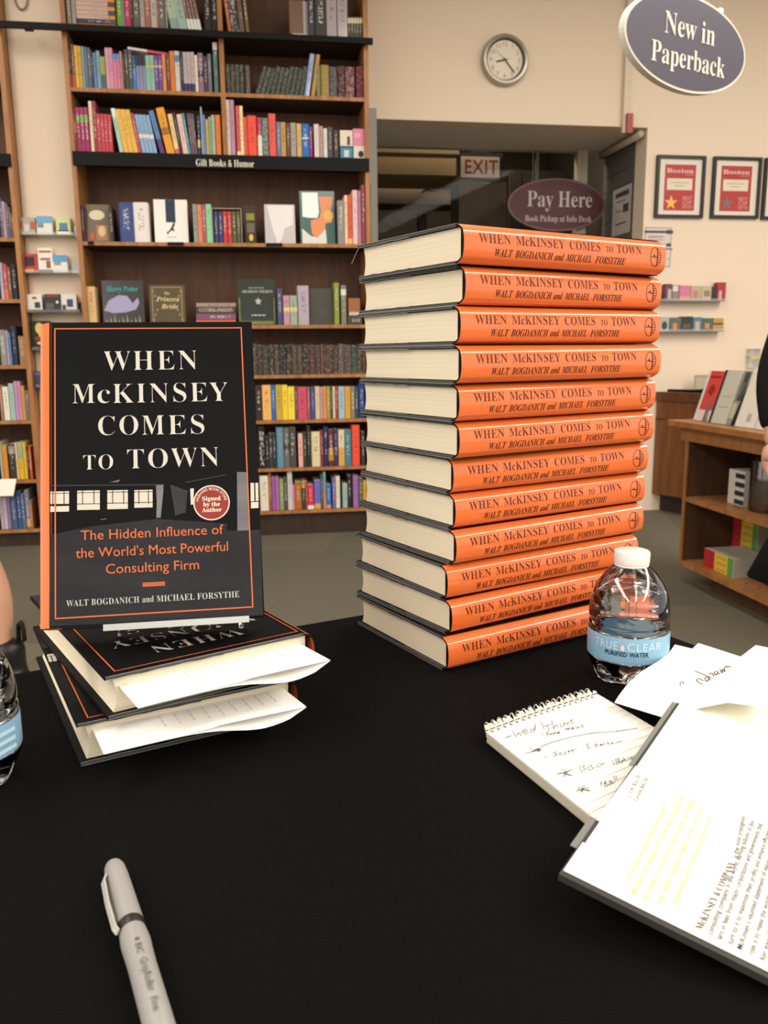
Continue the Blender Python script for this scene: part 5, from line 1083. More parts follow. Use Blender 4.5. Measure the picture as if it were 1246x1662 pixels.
# ================================================================== water bottles
M_pet = clear_plastic('clear_bottle', (.97, .975, .975, 1), .03, .03); M_water = glass('water', (.985, .99, .99, 1), 1.33)
M_cap = mat('cap_white', '#dcd9d3', .4, .4, var=.02, **{'Subsurface Weight': .2, 'Subsurface Radius': (.004, .004, .004)}); M_label = mat('label_blue', '#7fa9c4', .35, .4, var=.05)
BP = [(.020, .002), (.0255, 0), (.0305, .004), (.0335, .012), (.0345, .021), (.0340, .0235), (.0345, .026), (.0345, .0445), (.0338, .047), (.0345, .050), (.0340, .054), (.0343, .058), (.0335, .067), (.0312, .0772), (.0268, .0868), (.0212, .0948), (.0163, .1000), (.0138, .1025), (.0131, .107)]
def smooth_prof(pf, m=3):
    out = []
    for i in range(len(pf)-1):
        p0, p1, p2, p3 = pf[max(i-1, 0)], pf[i], pf[i+1], pf[min(i+2, len(pf)-1)]
        for k in range(m):
            t = k/m; out.append(tuple(.5*(2*p1[j]+(-p0[j]+p2[j])*t+(2*p0[j]-5*p1[j]+4*p2[j]-p3[j])*t*t+(-p0[j]+3*p1[j]-3*p2[j]+p3[j])*t**3) for j in (0, 1)))
    return out+[pf[-1]]
BPS = smooth_prof(BP)
def petal(r, z, a):
    k = max(0, 1-z/.019); return r*(1-.20*k*(.5-.5*math.cos(5*a)))
def bottle(x, y, rot, level, label, front):
    t = thing('water_bottle', label, 'bottle', (x, y, TZ+.0004), rot)
    MB().lathe(BPS, 60, fn=petal, caps=(True, False)).build('bottle_body', M_pet, t, smooth=True)
    wpf = [(max(.001, r-.0007), max(z, .0018)) for r, z in BPS if z < level]; wpf.append((wpf[-1][0]-.0002, level))
    MB().lathe(wpf, 60, fn=petal).build('water', M_water, t, smooth=50)
    MB().lathe([(.0147, .1032), (.0150, .1037), (.0151, .112), (.0146, .1138), (.0125, .1146), (.001, .1147)], 48, fn=lambda r, z, a: r+(.00018*math.cos(48*a) if .1040 < z < .1125 else 0)).build('cap', M_cap, t, smooth=40)
    MB().lathe([(.0141, .1008), (.0146, .1018), (.0143, .1030)], 40, caps=(False, False)).build('neck_ring', M_cap, t, smooth=40)
    lb = MB().lathe([(.0347, .0135+.0095), (.0349, .024), (.0349, .0445), (.0347, .0455)], 64, caps=(False, False)).build('label_band', M_label, t, smooth=50)
    R = .0350; cyl = lambda d: (lambda a, z: (R*1.0*math.sin(a/R)*1.0*(1+d/R), -R*(1+d/R)*math.cos(a/R), z))
    if front:
        mb = MB(); letters(mb, 'TRUE', 'sans', -.0345, -.0125, .0352, .0068, cyl(.0002), 1.1, off=-.012); letters(mb, 'CLEAR', 'sans', -.0045, .0255, .0352, .0068, cyl(.0002), 1.1, off=-.012); mb.build('brand_lettering', colm('#d3e0e6', .4), lb)
        mb = MB(); mb.add([cyl(.0002)(-.0085+.0016*math.sin(q)*(1 if math.cos(q) < .3 else max(0, 1-(math.cos(q)-.3)*1.3)), .0375+.0030*math.cos(q)) for q in [i*PI/10 for i in range(20)]], [tuple(range(20))]); mb.build('drop', colm('#e6c8b8', .4), lb)
        mb = MB(); letters(mb, 'PURIFIED WATER', 'sans', -.0235, .0135, .0300, .0038, cyl(.0002), 1.05, off=.022); mb.build('type_lettering', colm('#1d2c3a', .4), lb)
        mb = MB(); letters(mb, '8 FL OZ (237 mL)', 'sans', -.017, .006, .0255, .0017, cyl(.0002)); ribbon(mb, [(-.024, .0285), (.013, .0285)], .0006, cyl(.0002)); mb.build('small_print', colm('#a9c6d6', .4), lb)
    else:
        mb = MB()
        for z0 in (.027, .033, .039): ribbon(mb, [(-.02+.004*i, z0+.0004*math.sin(i)) for i in range(11)], .0028, cyl(.0002))
        mb.build('label_stripes', colm('#b9d6de', .4), lb)
    return t
bottle(.2135, .694, -.17, .0815, 'clear water bottle with a pale blue label in front of the tall stack', True)
bottle(-.2845, .522, .9, .083, 'clear water bottle half cut off by the left edge of the photo', False)
# ================================================================== pen
a0 = onz(184, 1404, .0065); a1 = onz(257, 1662, .0065); d = (a1-a0); d.z = 0; d.normalize()
t = thing('rollerball_pen', 'pale grey capped rollerball pen with a black ring, lying on the cloth', 'pen', a0+Vector((0, 0, .0006)), math.atan2(d.y, d.x))
Ry = Matrix.Rotation(PI/2, 4, 'Y')
def lx(prof, n=32): b = MB().lathe(prof, n); b.v = [tuple(Ry @ Vector(p)) for p in b.v]; return b
M_pen = mat('pen_grey', '#8f8c87', .45, .35, var=.03); r0 = .0066
lx([(.0008, -.0002), (.0028, .0004), (.0046, .002), (.0055, .005), (.0060, .014), (.0066, .056)]).build('cap', M_pen, t, smooth=50)
lx([(.0067, .056), (.0068, .0565), (.0068, .0615), (.0067, .062)]).build('ring', mat('pen_black', '#1d1b1b', .4, .4), t, smooth=50)
br_ = lx([(.0064, .062), (.0068, .067), (.0070, .071), (.0067, .077), (.0064, .088), (.0064, .146), (.0056, .1485), (.0012, .150)]).build('barrel', M_pen, t, smooth=50)
b = MB(); P_ = [(.014, .0064), (.020, .0084), (.040, .0092), (.060, .0088), (.0635, .0076)]
cl = []
ca = math.radians(62)   # the clip sits on the far-left flank of the cap
for x, r in P_:
    for w_ in (-.0016, .0016):
        for dr in (0, .0009): cl.append((x, (r+dr)*math.sin(ca)*-1+w_*math.cos(ca)*1, (r+dr)*math.cos(ca)+w_*math.sin(ca)))
b.v = cl
for k in range(len(P_)-1):
    o_ = k*4; q = o_+4
    for f in ([o_, q, q+1, o_+1], [o_+2, o_+3, q+3, q+2], [o_, o_+2, q+2, q], [o_+1, q+1, q+3, o_+3]): b.f.append(f); b.m.append(0)
e_ = (len(P_)-1)*4; b.f += [[0, 1, 3, 2], [e_, e_+2, e_+3, e_+1]]; b.m += [0, 0]
b.build('clip', mat('pen_clip', '#b5b1a8', .25, .5), t)
fnp = lambda x, y: (x, (r0+.0004)*math.sin(y/r0), (r0+.0004)*math.cos(y/r0))
mb = MB(); letters(mb, 'BIC', 'sans', .0795, .0868, -.0015, .0028, fnp); letters(mb, 'GripRoller', 'sans', .0905, .1125, -.0015, .0034, fnp); mb.add([fnp(.0765+.0012*math.cos(q), .0+.0012*math.sin(q)) for q in [i*PI/5 for i in range(10)]], [tuple(range(10))]); letters(mb, 'Fine', 'sans', .1165, .1245, -.0015, .003, fnp)
mb.build('lettering', colm('#5b5852', .5), br_)
# ================================================================== spiral notepad
NC = [(onz(789, 1187, .010)), (onz(969, 1126, .013)), (onz(1085, 1201, .011)), (onz(958, 1323, .009))]     # spiral-left, spiral-right, far right, lower
nx = (NC[1]-NC[0]); ny = (NC[3]-NC[0])*1.25; NO = NC[0]
def npt(u, v, d=0): 
    p = NO+nx*u+ny*v; p.z += d+.0012*math.sin(min(1, max(0, u))*PI); return p
t = thing('notepad', 'white spiral notepad with handwritten notes, half under the open book', 'notepad', (0, 0, 0))
b = MB(); n = 12
def slab(b, z0, z1, du, dv):
    vs = []
    for i in range(n+1):
        for v in (0.0+dv, 1.0+dv):
            p = npt(i/n, v); q = p.copy(); p.z += z1; q.z = p.z-(z1-z0); vs += [tuple(p+nx*du), tuple(q+nx*du)]
    o_ = len(b.v); b.v += vs
    for i in range(n):
        a = o_+i*4; c = a+4
        for f in ([a, c, c+2, a+2], [a+1, a+3, c+3, c+1], [a, a+1, c+1, c], [a+2, c+2, c+3, a+3]): b.f.append(f); b.m.append(0)
    for a in (o_, o_+n*4): b.f.append([a, a+2, a+3, a+1]); b.m.append(0)
M_note = mat('note_paper', '#efece4', .75, .15, var=.01)
slab(b, -.0010, .0, 0, 0); pg = b.build('top_page', M_note, t)
b = MB(); slab(b, -.0042, -.0013, -.004, .004); slab(b, -.0072, -.0045, -.002, .008); b.build('page_stack', mat('note_edges', '#b9b1a0', .8, .1, var=.1, scale=(4, 4, 600)), t)
b = MB(); slab(b, -.0085, -.0074, 0, .004); b.build('back_board', mat('kraft_board', '#a89a80', .8, .1), t)
mb = MB()
for k in range(24):
    v = .06+k*.052
    if v > 1: break
    ribbon(mb, [(i/12, v) for i in range(13)], .0028, lambda u, w_: npt(u, w_, .0003))
mb.build('ruled_lines', mat('ruled_blue', '#c4c4c2', .7, .1), pg)
# wire coil along the top edge with torn paper bits
b = MB(); un = nx.normalized(); vn = ny.normalized(); pts = []
for i in range(18*14):
    q = i/14; a = 2*PI*q; base = npt(.01+.96*q/18, -.012); pts.append(base+vn*(.0055*math.cos(a)-.001)+Vector((0, 0, -.002+.0065*math.sin(a))))
b.tube(pts, .00055, 6); b.build('spiral_coil', mat('coil_pale', '#d8d2c2', .35, .5, .3), t, smooth=True)
mb = MB()
for i in range(18): u = .03+i*.0525; mb.add([npt(u+.010*math.cos(g_), .022+.012*math.sin(g_), .0005) for g_ in [k*PI/4 for k in range(8)]], [tuple(range(8))])
mb.build('punch_holes', colm('#8a8478'), pg)
mb = MB(); random.seed(5)
for i in range(26):
    u = i/26; h_ = random.uniform(.008, .04); mb.add([npt(u, -.002, .0006), npt(u+.04, -.002, .0006), npt(u+.035, -h_, .002), npt(u+.008, -h_*1.1, .0025)], [(0, 1, 2, 3)])
mb.build('torn_paper', mat('torn_paper', '#e4dccb', .8, .1), t)
# handwriting
NN = nx.cross(ny).normalized()
def pad(x, y): return onplane(780+x/4.153, 1110+y/4.153, NO+Vector((0, 0, .0016)), NN)
def padf(x, y):
    p = pad(x, y); k = (p-NO); M2 = Matrix(((nx.x, ny.x), (nx.y, ny.y))); uv = M2.inverted() @ Vector((k.x, k.y)); return tuple(npt(uv[0], uv[1], .0006))
H_ = [[(165, 355), (202, 344)], [(213, 310), (236, 352), (256, 322), (270, 345), (288, 298)], [(292, 326), (314, 315), (302, 299), (288, 318), (300, 336), (324, 324)], [(356, 305), (338, 306), (333, 322), (348, 326), (362, 305), (368, 268)], [(366, 270), (366, 312)], [(404, 253), (428, 306)],
      [(424, 287), (478, 270)], [(448, 278), (460, 322)], [(478, 248), (492, 306), (500, 284), (514, 276), (522, 300)], [(534, 268), (540, 290), (554, 288), (564, 260), (570, 286)], [(580, 260), (588, 284)], [(584, 270), (600, 256)], [(620, 241), (602, 248), (622, 262), (602, 276)],
      [(404, 341), (428, 334)], [(456, 322), (440, 330), (458, 338), (438, 348)], [(470, 330), (466, 340), (478, 338), (474, 328)], [(486, 340), (488, 328), (496, 336), (502, 324), (508, 336)], [(516, 332), (530, 326), (520, 322), (518, 336), (536, 330)], [(572, 316), (578, 296), (588, 312), (596, 294), (602, 310)], [(612, 304), (626, 298), (616, 292), (614, 308), (630, 302)], [(638, 290), (646, 302), (654, 288), (660, 300), (668, 282)], [(692, 276), (676, 282), (692, 290), (676, 300)],
      [(330, 414), (346, 446), (412, 430)], [(376, 430), (406, 444), (384, 452), (398, 430), (360, 440)], [(300, 460), (400, 440)], [(404, 420), (500, 386), (620, 356), (760, 330), (900, 320), (1060, 292)],
      [(422, 492), (452, 482)], [(522, 454), (490, 460), (518, 474), (490, 484)], [(548, 462), (530, 466), (536, 478), (554, 474)], [(566, 462), (562, 474), (576, 472), (574, 458), (566, 462)], [(592, 444), (596, 470)], [(584, 456), (606, 450)], [(616, 438), (622, 464)], [(606, 450), (650, 436)],
      [(714, 410), (722, 436), (748, 428)], [(716, 422), (738, 416)], [(712, 410), (736, 402)], [(762, 404), (768, 428)], [(786, 398), (776, 400), (782, 428)], [(772, 414), (796, 408)], [(804, 414), (816, 408), (806, 404), (804, 418), (820, 414)], [(828, 414), (830, 402), (840, 410)], [(850, 390), (858, 408), (868, 402), (858, 396)], [(880, 402), (890, 396), (880, 394), (882, 406), (894, 402)], [(904, 392), (908, 402)], [(918, 402), (920, 388), (930, 396), (934, 384), (944, 392), (956, 380)],
      [(508, 606), (622, 574)], [(544, 570), (606, 616)], [(578, 566), (562, 618)], [(556, 618), (600, 572)], [(520, 590), (622, 612)],
      [(664, 555), (682, 594)], [(664, 556), (700, 548), (688, 566), (712, 570), (684, 588)], [(742, 552), (722, 562), (726, 580), (752, 576)], [(744, 546), (752, 570), (776, 560)], [(792, 538), (780, 556), (800, 560), (824, 538), (794, 536), (838, 538)], [(886, 512), (898, 548)], [(906, 508), (918, 546)], [(906, 508), (936, 504), (922, 522), (944, 524), (920, 542)], [(950, 536), (962, 500), (984, 522)], [(948, 524), (976, 512)], [(992, 500), (998, 516)], [(1010, 512), (1012, 494), (1022, 508), (1030, 490)],
      [(640, 716), (740, 690)], [(656, 690), (732, 712)], [(690, 678), (682, 724)], [(674, 726), (706, 680)], [(650, 704), (738, 716)],
      [(806, 660), (814, 684)], [(806, 668), (820, 656)], [(830, 668), (846, 660), (836, 652), (832, 676), (850, 668)], [(872, 650), (862, 658), (872, 664), (880, 650), (886, 664)], [(894, 622), (906, 652)], [(908, 618), (922, 646)], [(834, 692), (870, 676), (902, 664)]]
mb = MB()
for s in H_: ribbon(mb, s, 3.2, padf)
mb.build('handwriting', colm('#1c1b1b', .6), pg)
# ================================================================== open book at lower right
FA = onz(913, 1412, .024); et = Vector((math.cos(math.radians(56.5)), math.sin(math.radians(56.5)), .03)).normalized(); ef_h = Vector((math.cos(math.radians(-33.5)), math.sin(math.radians(-33.5)), -.155)).normalized()
efn = et.cross(ef_h).normalized()*-1
if efn.z < 0: efn = -efn
def fl_(a, c, d=0):       # a: fore edge -> hinge, c: head -> tail; the cover flattens out towards its tail
    p = FA+et*a+ef_h*c+efn*d; p.z += .155*max(0, c-.108)*.98; return p
def fpx(x, y): p = onplane(x, y, FA, efn)-FA; M2 = Matrix(((et.x, ef_h.x), (et.y, ef_h.y))); q = M2.inverted() @ Vector((p.x, p.y)); return q[0], q[1]
t = thing('open_book', 'open black hardcover showing its white printed jacket flap, lower right corner', 'book', (0, 0, 0))
def fslab(b, a0, a1, c0, c1, d0, d1, n=14, head=None):
    o_ = len(b.v)
    for i in range(n+1):
        c = c0+(c1-c0)*i/n
        for d in (d0, d1): b.v += [tuple(fl_(a0, c, d)), tuple(fl_(a1, c, d))]
    for i in range(n):
        q = o_+i*4; r = q+4; b.f += [[q, q+1, r+1, r], [q+2, r+2, r+3, q+3], [q, r, r+2, q+2], [q+1, q+3, r+3, r+1]]; b.m += [b.k]*4
    e = o_+n*4; b.f += [[o_, o_+2, o_+3, o_+1], [e, e+1, e+3, e+2]]; b.m += [b.k]*2
    return b
CL, CT = .226, .30
fslab(MB(), -.003, CL, -.0008, CT, -.0046, -.0008).build('front_cover', mat('open_board', '#33322f', .5, .3), t)
b = fslab(MB(), .0005, .121, .0016, CT-.001, -.0006, -.0002)
b.prism([(.0005, .0002), (.028, .0002), (.028, .0018), (.0005, .0018)], lambda a, c, d: fl_(a, c, d), -.0006, -.0002); b.prism([(.052, -.0008), (.121, .0004), (.121, .0018), (.052, .0018)], lambda a, c, d: fl_(a, c, d), -.0006, -.0002)
b.build('jacket_flap', mat('flap_white', '#f3f0e6', .5, .3, var=.01), t)
fslab(MB(), .1214, CL-.001, .0012, CT-.002, -.0007, -.0003).build('endpaper', mat('endpaper', '#f4f1de', .6, .2, var=.01), t)
b = MB(); b.prism([(.0222, -.0045), (.0535, -.0045), (.0535, -.0006), (.0285, -.0006), (.0285, .0012), (.0222, .0012)], lambda a, c, d: fl_(a, c, d), -.0014, -.0010); b.build('jacket_edge', mat('strip_grey', '#73736f', .5, .3), t)
b = MB(); b.prism([(.121, -.0036), (CL-.001, -.0040), (CL-.001, .0014), (.121, .0014)], lambda a, c, d: fl_(a, c, d), -.0013, -.0009); b.build('jacket_edge', mat('strip_grey', '#73736f', .5, .3), t)
# printed flap text; lines follow the photo
mbk = MB(); mby = MB()
def fline(mb, s, style_, pa, pb, cap, d=.0002, off=None):
    a0, c0 = fpx(*pa); a1, c1 = fpx(*pb); letters(mb, s, style_, a0, a1, 0, cap, lambda x, y: fl_(x, c0+(c1-c0)*(x-a0)/(a1-a0)-y, d), off=off)
fline(mbk, 'McKINSEY & COMPANY', 'serif', (1139, 1511), (1194, 1402), .0034)
fline(mbk, 'is the most prestigious', 'sans', (1196, 1394), (1209, 1326), .0026, off=.008)
LN = ['consulting company in the world, earning billions of dol-', 'lars in fees from major corporations and governments that', 'turn to it to maximize their profits and enhance efficiency.', "McKinsey's vaunted statement of values asserts that its", 'role is to make the world a better place, and its reputation', 'for excellence and discretion attracts top talent']
a_ref, c_ref = fpx(1139, 1511); a_end = fpx(1209, 1326)[0]; cs_ = [fpx(*p)[1] for p in ((1154, 1522), (1169, 1530), (1187, 1538), (1203, 1546), (1221, 1556), (1240, 1565))]
for s, c0 in zip(LN, cs_): letters(mbk, s, 'sans', a_ref, a_end, 0, .0026, lambda x, y, c0=c0: fl_(x, c0-y, .0002), off=.008)
mbp = MB(); fline(mbp, 'U.S.A. $32.50', 'sans', (1022, 1295), (1040, 1259), .0024); fline(mbp, 'Canada $42.50', 'sans', (1033, 1302), (1052, 1264), .0024)
mbp.build('price_lettering', mat('flap_print', '#443a34', .6, .2), t); mbk.build('flap_lettering', mat('flap_print', '#443a34', .6, .2), t)
YL = ['An explosive, deeply reported exposé of', 'McKinsey & Company, the international consulting firm', 'that advises corporations and governments, that highlights', 'the often drastic impact of its work on', 'employees and citizens around the world']
for s, pa, pb in zip(YL, ((1022, 1430), (1032, 1452), (1048, 1466), (1072, 1470), (1097, 1470)), ((1085, 1303), (1111, 1292), (1129, 1297), (1142, 1312), (1156, 1328))): fline(mby, s, 'sans', pa, pb, .0030, off=.010)
mby.build('flap_quote', mat('flap_yellow', '#d9cd78', .6, .2), t)
# page block beyond the hinge: pages curving up from the hinge over the back cover
def pp(a, c, z):
    p = fl_(CL, c); q = p+Vector((et.x, et.y, 0)).normalized()*a; return Vector((q.x, q.y, z))
b = MB(); n = 12; CC = [.004+.29*k/10 for k in range(11)]
for c in CC:
    h0 = fl_(CL, c).z
    for i in range(n+1): s_ = i/n; b.v.append(tuple(pp(.085*s_, c, h0-.0025-.009*math.sin(min(1, s_*2.0)*PI/2))))
for c in CC:
    h0 = fl_(CL, c).z
    for i in range(n+1): b.v.append(tuple(pp(.085*i/n, c, min(h0-.013, TZ+.0045))))
m_ = n+1; NB = len(CC)*m_
for k in range(len(CC)-1):
    for i in range(n):
        q = k*m_+i; b.f += [[q, q+1, q+m_+1, q+m_], [NB+q, NB+q+m_, NB+q+m_+1, NB+q+1]]
    q = k*m_; b.f += [[q, q+m_, NB+q+m_, NB+q], [q+n, NB+q+n, NB+q+m_+n, q+m_+n]]
for i in range(n): q = (len(CC)-1)*m_+i; b.f += [[i, NB+i, NB+i+1, i+1], [q, q+1, NB+q+1, NB+q]]
b.m = [0]*len(b.f)
b.build('page_block', mat('open_page', '#f5f2e0', .7, .2, var=.01), t, smooth=30)
b = MB(); vs = [(*pp(a, c, 0).xy, z) for z in (TZ+.0006, TZ+.0036) for c in (0, .30) for a in (.004, .088)]; b.add(vs, [(0, 2, 3, 1), (4, 5, 7, 6), (0, 1, 5, 4), (2, 6, 7, 3), (0, 4, 6, 2), (1, 3, 7, 5)]); b.build('back_cover', M_jblack, t)
# loose sheets sticking out of the head of the open book
def sheet(name, label, pts, parent_t=None, lift=None):
    """pts: (px, py, z above the table) round the outline; a gentle saddle surface filled from the centre"""
    P3 = [onz(x, y, z) for x, y, z in pts]; b = MB(); c = sum(P3, Vector())/len(P3); n_ = len(P3); b.v = [tuple(p) for p in P3]
    b.f.append(list(range(n_))); b.m.append(0)
    o = b.build(name, M_paper, None); s = o.modifiers.new('thick', 'SOLIDIFY'); s.thickness = .00025; s.offset = -1; tag(o, label, 'paper'); return o
s1 = sheet('name_sheet', 'white sheet with a handwritten name in brown ink, top of the papers by the bottle', [(997, 1140, .020), (1003, 1130, .0215), (1016, 1113, .0235), (1040, 1090, .0255), (1068, 1073, .0270), (1085, 1060, .0275), (1095, 1046, .0278), (1124, 1053, .0280), (1210, 1085, .0285), (1262, 1105, .0290), (1262, 1150, .0285), (1180, 1140, .0282), (1120, 1152, .0268), (1085, 1167, .0225)])
s2 = sheet('loose_sheet', 'white sheet under the name sheet, its corner showing at the back', [(1118, 1058, .0272), (1133, 1044, .0274), (1201, 1066, .0276), (1270, 1090, .0278), (1270, 1110, .0278), (1180, 1082, .0275)])
s3 = sheet('loose_sheet', 'white sheet at the far right edge beyond the name sheet', [(1196, 1070, .0268), (1226, 1047, .0270), (1300, 1062, .0272), (1300, 1110, .0272), (1230, 1090, .0270)])
mb = MB(); fo = lambda x, y: tuple(onz(980+x/4.684, 1030+y/4.684, .0292))
for s in ([(748, 378), (716, 362), (702, 350), (708, 338), (722, 334), (738, 340), (754, 350)], [(778, 322), (766, 334), (770, 350), (786, 354), (800, 336), (790, 322), (800, 340), (812, 346)], [(690, 276), (740, 296), (800, 322), (816, 328)], [(800, 302), (812, 292), (826, 296), (836, 318)], [(850, 276), (838, 286), (842, 302), (858, 304), (866, 286), (860, 276), (868, 294), (878, 298)], [(878, 258), (898, 292), (896, 266), (906, 262), (918, 284), (916, 250), (928, 238), (940, 244), (962, 240)], [(582, 390), (576, 374), (588, 358), (604, 366), (602, 376)]): ribbon(mb, s, 6.5, fo)
mb.build('handwriting', mat('brown_ink', '#48291a', .6, .2), s1)
# ================================================================== wooden counter at the back right
M_counter = wood('counter_wood', '#6b4225', '#85532f', .4); M_cdark = wood('counter_dark', '#2a201a', '#352820', .6); M_unit = wood('unit_wood', '#8a5a32', '#ab7442', .4); M_unit_shade = wood('unit_inside_shaded', '#46301f', '#573b28', .5)  # unit interior: recess shade put into the colour as darker wood
CP = Vector((1.869, 5.067, 0)); cdv = (Vector((1.869, 5.067, 0))-Vector((1.75, 5.28, 0))).normalized(); cnv = Vector((-cdv.y, cdv.x, 0))     # face line runs towards us; cnv points into the counter
if cnv.x < 0: cnv = -cnv
ct = onplane(1092, 637, CP, cnv).z
wl0 = (WO+WN*VW)
kk = (wl0-CP).dot(WN)/cdv.dot(WN); Pw = CP+cdv*(kk+.012); Pf = CP+cdv*.55; Pb = Pf+cnv*.62; k2 = (wl0-Pb).dot(WN)/(-cdv).dot(WN); Pq = Pb-cdv*(k2-.012)
t = thing('service_counter', 'brown wooden service counter by the wall behind the display unit', 'counter', (0, 0, 0))
def cpoly4(off): return [(Pw+cnv*off).xy, (Pf+cnv*off+cdv*-off*.5).xy, (Pb-cdv*off*.5).xy, Pq.xy]
def cpr(nm, off, z0, z1, m): MB().prism([tuple(q) for q in cpoly4(off)], lambda x, y, z: (x, y, z), z0, z1).build(nm, m, t)
cpr('plinth', .07, 0, .115, M_cdark); cpr('body', .012, .115, ct-.055, M_counter); cpr('counter_top', 0, ct-.055, ct, wood('counter_top', '#5c3822', '#744829', .35))
for s_ in (-.19, -.02, .2):
    q = CP+cdv*s_+cnv*.004; q2 = q+cdv*.045; MB().prism([tuple(q.xy), tuple(q2.xy), tuple((q2+cnv*.01).xy), tuple((q+cnv*.01).xy)], lambda x, y, z: (x, y, z), .115, ct-.06).build('panel_strip', M_counter, t)
q = Pw+cnv*.008; q2 = Pf+cnv*.008; MB().prism([tuple(q.xy), tuple(q2.xy), tuple((q2+cnv*.006).xy), tuple((q+cnv*.006).xy)], lambda x, y, z: (x, y, z), ct-.175, ct-.168).build('panel_line', M_cdark, t)
tp = CP-cdv*.10+cnv*.14
t = thing('card_terminal', 'pale box-shaped terminal standing on the service counter', 'terminal', (tp.x, tp.y, ct), math.atan2(cdv.y, cdv.x))
MB().box(0, .16, 0, .12, 0, .105).build('body', colm('#c9bba6'), t); MB().box(.02, .14, -.003, .0, .02, .085).build('panel', colm('#d8ccba'), t)
t = thing('scanner_wand', 'thin black wand lying on the counter edge beside the orange stack', 'scanner', (0, 0, 0))
w0 = CP+cnv*.05; MB().tube([tuple((w0-cdv*.22).xy)+(ct+.009,), tuple((w0-cdv*.05).xy)+(ct+.010,), tuple((w0+cdv*.03).xy)+(ct+.012,), tuple((w0+cdv*.06).xy)+(ct+.018,)], [.008, .009, .01, .014], 10).build('wand', M_black, t, smooth=True)
# ================================================================== low display unit at right
UA = Vector((1.318, 3.60, 0)); ud_ = Vector((.171, -.985, 0)).normalized(); un_ = Vector((.985, .171, 0)).normalized()
UMx = Matrix(((ud_.x, un_.x, 0, UA.x), (ud_.y, un_.y, 0, UA.y), (0, 0, 1, 0), (0, 0, 0, 1)))      # x along the open face towards us, y into the unit
def upx(px, py, y=0):
    p = onplane(px, py, UA+un_*y, un_); d = p-UA; return d.dot(ud_), p.z
zb0 = upx(1110, 917)[1]; zm0 = upx(1111, 809)[1]; zt0 = upx(1082, 679, -.03)[1]
UL_, UD_ = 1.25, .46
zb1, zm1, zt1 = .105, .392, .722
t = thing('display_unit', 'low oak display unit with open shelves, topped with leaning books, right edge', 'shelf unit', M=UMx.copy())
MB().box(.0, UL_, .0, UD_, zb1-.022, zb1).build('bottom_board', M_unit, t); MB().box(.02, UL_-.02, .004, UD_-.02, zm1-.02, zm1).build('shelf_board', M_unit, t)
MB().box(-.10, UL_+.05, -.035, UD_+.03, zt1-.024, zt1).build('top_board', M_unit, t); MB().box(-.04, UL_, .0, UD_, zt1-.085, zt1-.024).build('apron', M_unit, t)
for x in (0, UL_-.02): sp_ = MB().box(x, x+.02, .006, UD_, zb1, zt1-.085).build('side_panel', M_unit_shade, t); MB().box(x, x+.02, 0, .006, zb1, zt1-.085).build('front_edge', M_unit, sp_)
MB().box(.02, UL_-.02, UD_-.015, UD_, zb1, zt1-.085).build('back_panel', M_unit_shade, t)
MB().box(.15, UL_-.1, .07, UD_-.05, 0, zb1-.022).build('plinth', M_unit_shade, t)
b = MB()
for x in (.42, .50): b.lathe([(.006, 0), (.006, .0006)], 10, (x, .06, zb1))
b.build('screw_heads', M_cdark, t)
# books leaning back on the unit's top
def ubook(label, x0, wd, h, y, c, tilt, spine, extras=()):
    M = UMx @ Matrix.Translation((x0, y, zt1+.001)) @ Matrix.Rotation(-tilt, 4, 'X')
    t = thing('hardback', label, 'book', M=M, group='books leaning on the display unit'); th = .028
    b = MB(); b.box(0, wd, 0, .003, 0, h); b.box(0, wd, th-.003, th, 0, h); b.box(wd-.003, wd, .003, th-.003, 0, h); b.build('cover', colm('#'+c), t)
    MB().box(.004, wd-.003, .003, th-.003, .004, h-.004).build('page_block', mat('leaf_edges', '#efe6d4', .8, .1), t)
    for nm, pts, cc in extras: MB().add([(x*wd, -.0006, z*h) for x, z in pts], [tuple(range(len(pts)))]).build(nm, colm('#'+cc), t)
    return t
R4 = lambda a, b, c, d: [(a, c), (b, c), (b, d), (a, d)]
ubook('red covered book with a pale foot, farthest of the books leaning on the display unit', -.052, .124, .222, .06, 'd0473c', .30, '', [('cover_margin', R4(0, .15, 0, 1), 'd9cfc6'), ('cover_foot', R4(.15, 1, .0, .22), 'dcc8c0'), ('cover_lettering', [(.2, .86), (.85, .86), (.85, .9), (.2, .9)], '8a2c28'), ('cover_figure', [(.35, .56), (.6, .5), (.75, .62), (.6, .74), (.4, .7)], '8e2f2c'), ('cover_figure', [(.55, .0), (.9, .0), (.8, .36), (.6, .42)], '6f6a72')])
ubook('grey-white covered book with a dark spine edge, second leaning on the display unit', .076, .128, .228, .055, 'c2beac', .30, '', [('cover_edge', R4(0, .14, 0, 1), '34363a'), ('cover_lines', R4(.3, .85, .3, .32), 'a5a292'), ('cover_lines', R4(.3, .85, .5, .52), 'a5a292')])
ubook('black and white photo covered book, third leaning on the display unit', .208, .064, .226, .055, '8d8b84', .30, '', [('cover_picture', [(.2, .45), (.75, .45), (.8, .98), (.3, .98)], '4c4a47'), ('cover_picture', [(.3, .5), (.5, .6), (.6, .8), (.42, .78)], 'a7a49c'), ('cover_panel', R4(.05, .5, .12, .4), 'b9b68e'), ('cover_shadow', [(.5, 0), (1, 0), (1, .9), (.85, .7)], '23211f')])
ubook('white covered book with a small mark, fourth leaning on the display unit', .276, .128, .226, .05, 'ddd8c8', .30, '', [('cover_mark', R4(.5, .7, .1, .25), 'b0a89a')])
ubook('white book with a dark blue figure beside the black sleeve', .410, .13, .225, .05, 'd9d2c4', .30, '', [('cover_figure', [(.1, .3), (.5, .35), (.4, .6), (.15, .55)], '3f4a60')])
ubook('cream covered book behind the black sleeve, nearest on the display unit', .56, .14, .225, .05, 'd6c9b4', .30, '')
